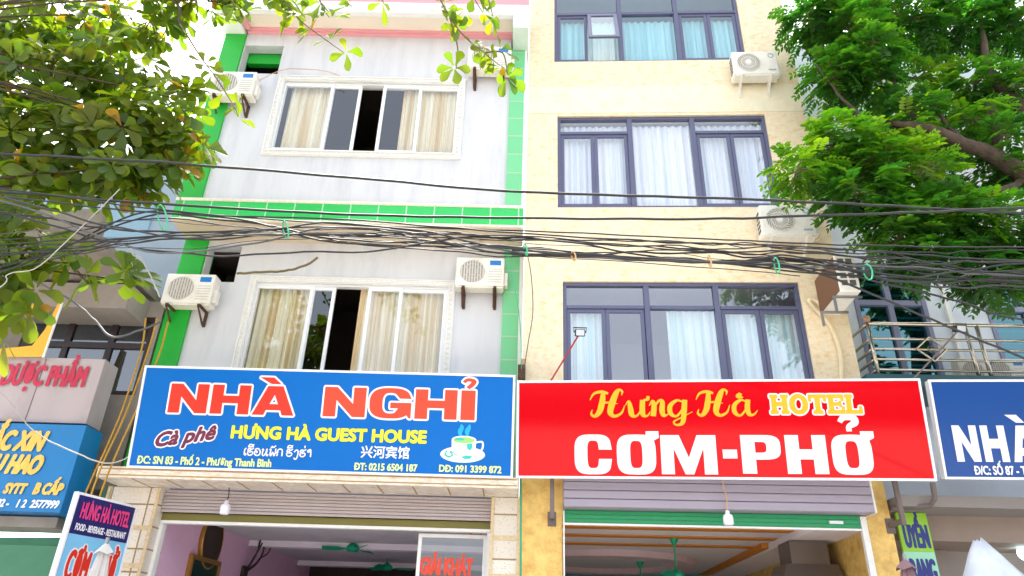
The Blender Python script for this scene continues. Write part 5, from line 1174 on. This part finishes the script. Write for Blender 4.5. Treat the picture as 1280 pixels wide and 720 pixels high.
lim([(1165,163,8.6),(1145,150,8.7),(1120,110,8.9),(1105,60,9.0)], .05, .02); lim([(1205,180,8.6),(1180,150,8.8),(1160,120,9.0)], .05, .02); lim([(1262,118,8.9),(1290,60,9.0),(1300,0,9.0)], .07, .04); lim([(1080,148,8.7),(1050,120,8.9),(1020,80,9.0)], .032, .012); lim([(1215,240,8.4),(1185,258,8.3),(1140,262,8.2),(1090,255,8.2)], .03,.012)
LEAFLET = [(0,.05),(.3,.42),(.65,.5),(1,.05)]
def compound(p, d, r, L=.34, pairs=6, tint=.5):
    d = d.normalized(); side = d.cross(Vector((0,0,1))); side = side.normalized() if side.length > .05 else Vector((1,0,0)); upv = side.cross(d)
    for k in range(pairs):
        t_ = .18 + .8*k/(pairs-1); c_ = p + d*(L*t_) - Vector((0,0,.30*L*t_*t_)); ll = .118*(1-.35*abs(t_-.5))*r.uniform(.85,1.15)
        for s_ in (-1, 1): LV.blade(c_, side*s_ + d*.55 + Vector((0,0,-.25)) + .15*rand_dir(r), upv + .3*rand_dir(r), ll, ll*.46, min(1, max(0, tint + r.uniform(-.12,.12))), LEAFLET, .2, .1)
def fclump(x, y, Y, rx, ry, rz, n, lit_bias=.0):  # raises the leaf tint of chosen clumps, painting in sunlit lime foliage
    c_ = A8(x, y, Y); lit_bias += rt.uniform(-.14, .14)
    for k in range(int(n*2.0)):
        q = rand_dir(rt)*(rt.random()**.45); p = c_ + Vector((q.x*rx, q.y*ry, q.z*rz))
        if k % 4 == 0: twig.tube([c_ + (p-c_)*.2, c_ + (p-c_)*.65 + rand_dir(rt)*.06, p], [.012,.008,.004], 4)
        out = Vector((q.x, q.y, q.z*.5)) + Vector((rt.uniform(-.6,.6), rt.uniform(-.6,.6), rt.uniform(-.5,.25)))
        compound(p, out, rt, rt.uniform(.26,.38), rt.randint(5,7), .18 + lit_bias + .5*rt.random()**1.4)
for a_ in ((1014,22,9.2,.42,.5,.42,66),(1060,40,9.2,.55,.6,.5,90,.08),(1130,25,9.3,.65,.6,.5,95,.12),(1200,30,9.3,.65,.6,.5,105),(1262,30,9.3,.6,.6,.55,85,.1),(1042,95,9.2,.40,.5,.36,62),(1085,105,9.2,.45,.5,.36,60),
    (1215,110,9.2,.4,.5,.4,55,.1),(1265,120,9.1,.5,.6,.5,75,.1),(1150,100,9.6,.6,.4,.35,45,.45),(1120,165,8.9,.4,.4,.2,28,.3),(1215,150,8.9,.4,.4,.2,26,.25),(1260,170,8.6,.3,.3,.2,16,.2),(1125,300,8.4,.3,.4,.18,22,.1),(1250,350,8.4,.35,.4,.12,22,.1),(1085,62,8.9,.4,.4,.35,40),(1140,140,9.0,.35,.4,.25,36),(1045,180,8.7,.42,.5,.38,70,.24),(1000,212,8.5,.32,.4,.2,32,.28),(1085,205,8.6,.5,.5,.36,80,.22),(1072,240,8.4,.45,.5,.25,52,.15),
    (1140,215,8.6,.5,.5,.3,55,.25),(1190,270,8.4,.55,.5,.36,80,.15),(1245,285,8.4,.5,.5,.4,75,.12),(1115,275,8.4,.35,.4,.22,42,.1),(1160,320,8.4,.35,.4,.22,40,.0),(1225,335,8.5,.4,.4,.16,40,.0),(1290,320,8.5,.3,.4,.3,40),(1275,215,8.8,.35,.4,.3,35,.1),(1225,215,9.0,.3,.4,.25,28),(1345,60,9.3,.6,.6,.9,80),(1345,260,8.9,.5,.6,.8,60),(1110,325,8.5,.14,.2,.1,6),(1180,180,9.2,.4,.4,.2,26,.15),(1100,-20,9.3,.8,.6,.3,60),(1240,-30,9.3,.8,.6,.3,60)): fclump(*a_)
limb.build('limb', M['bark'], tr, smooth=True); twig.build('twig', M['twig'], tr); LV.build('crown', FINEM, tr)
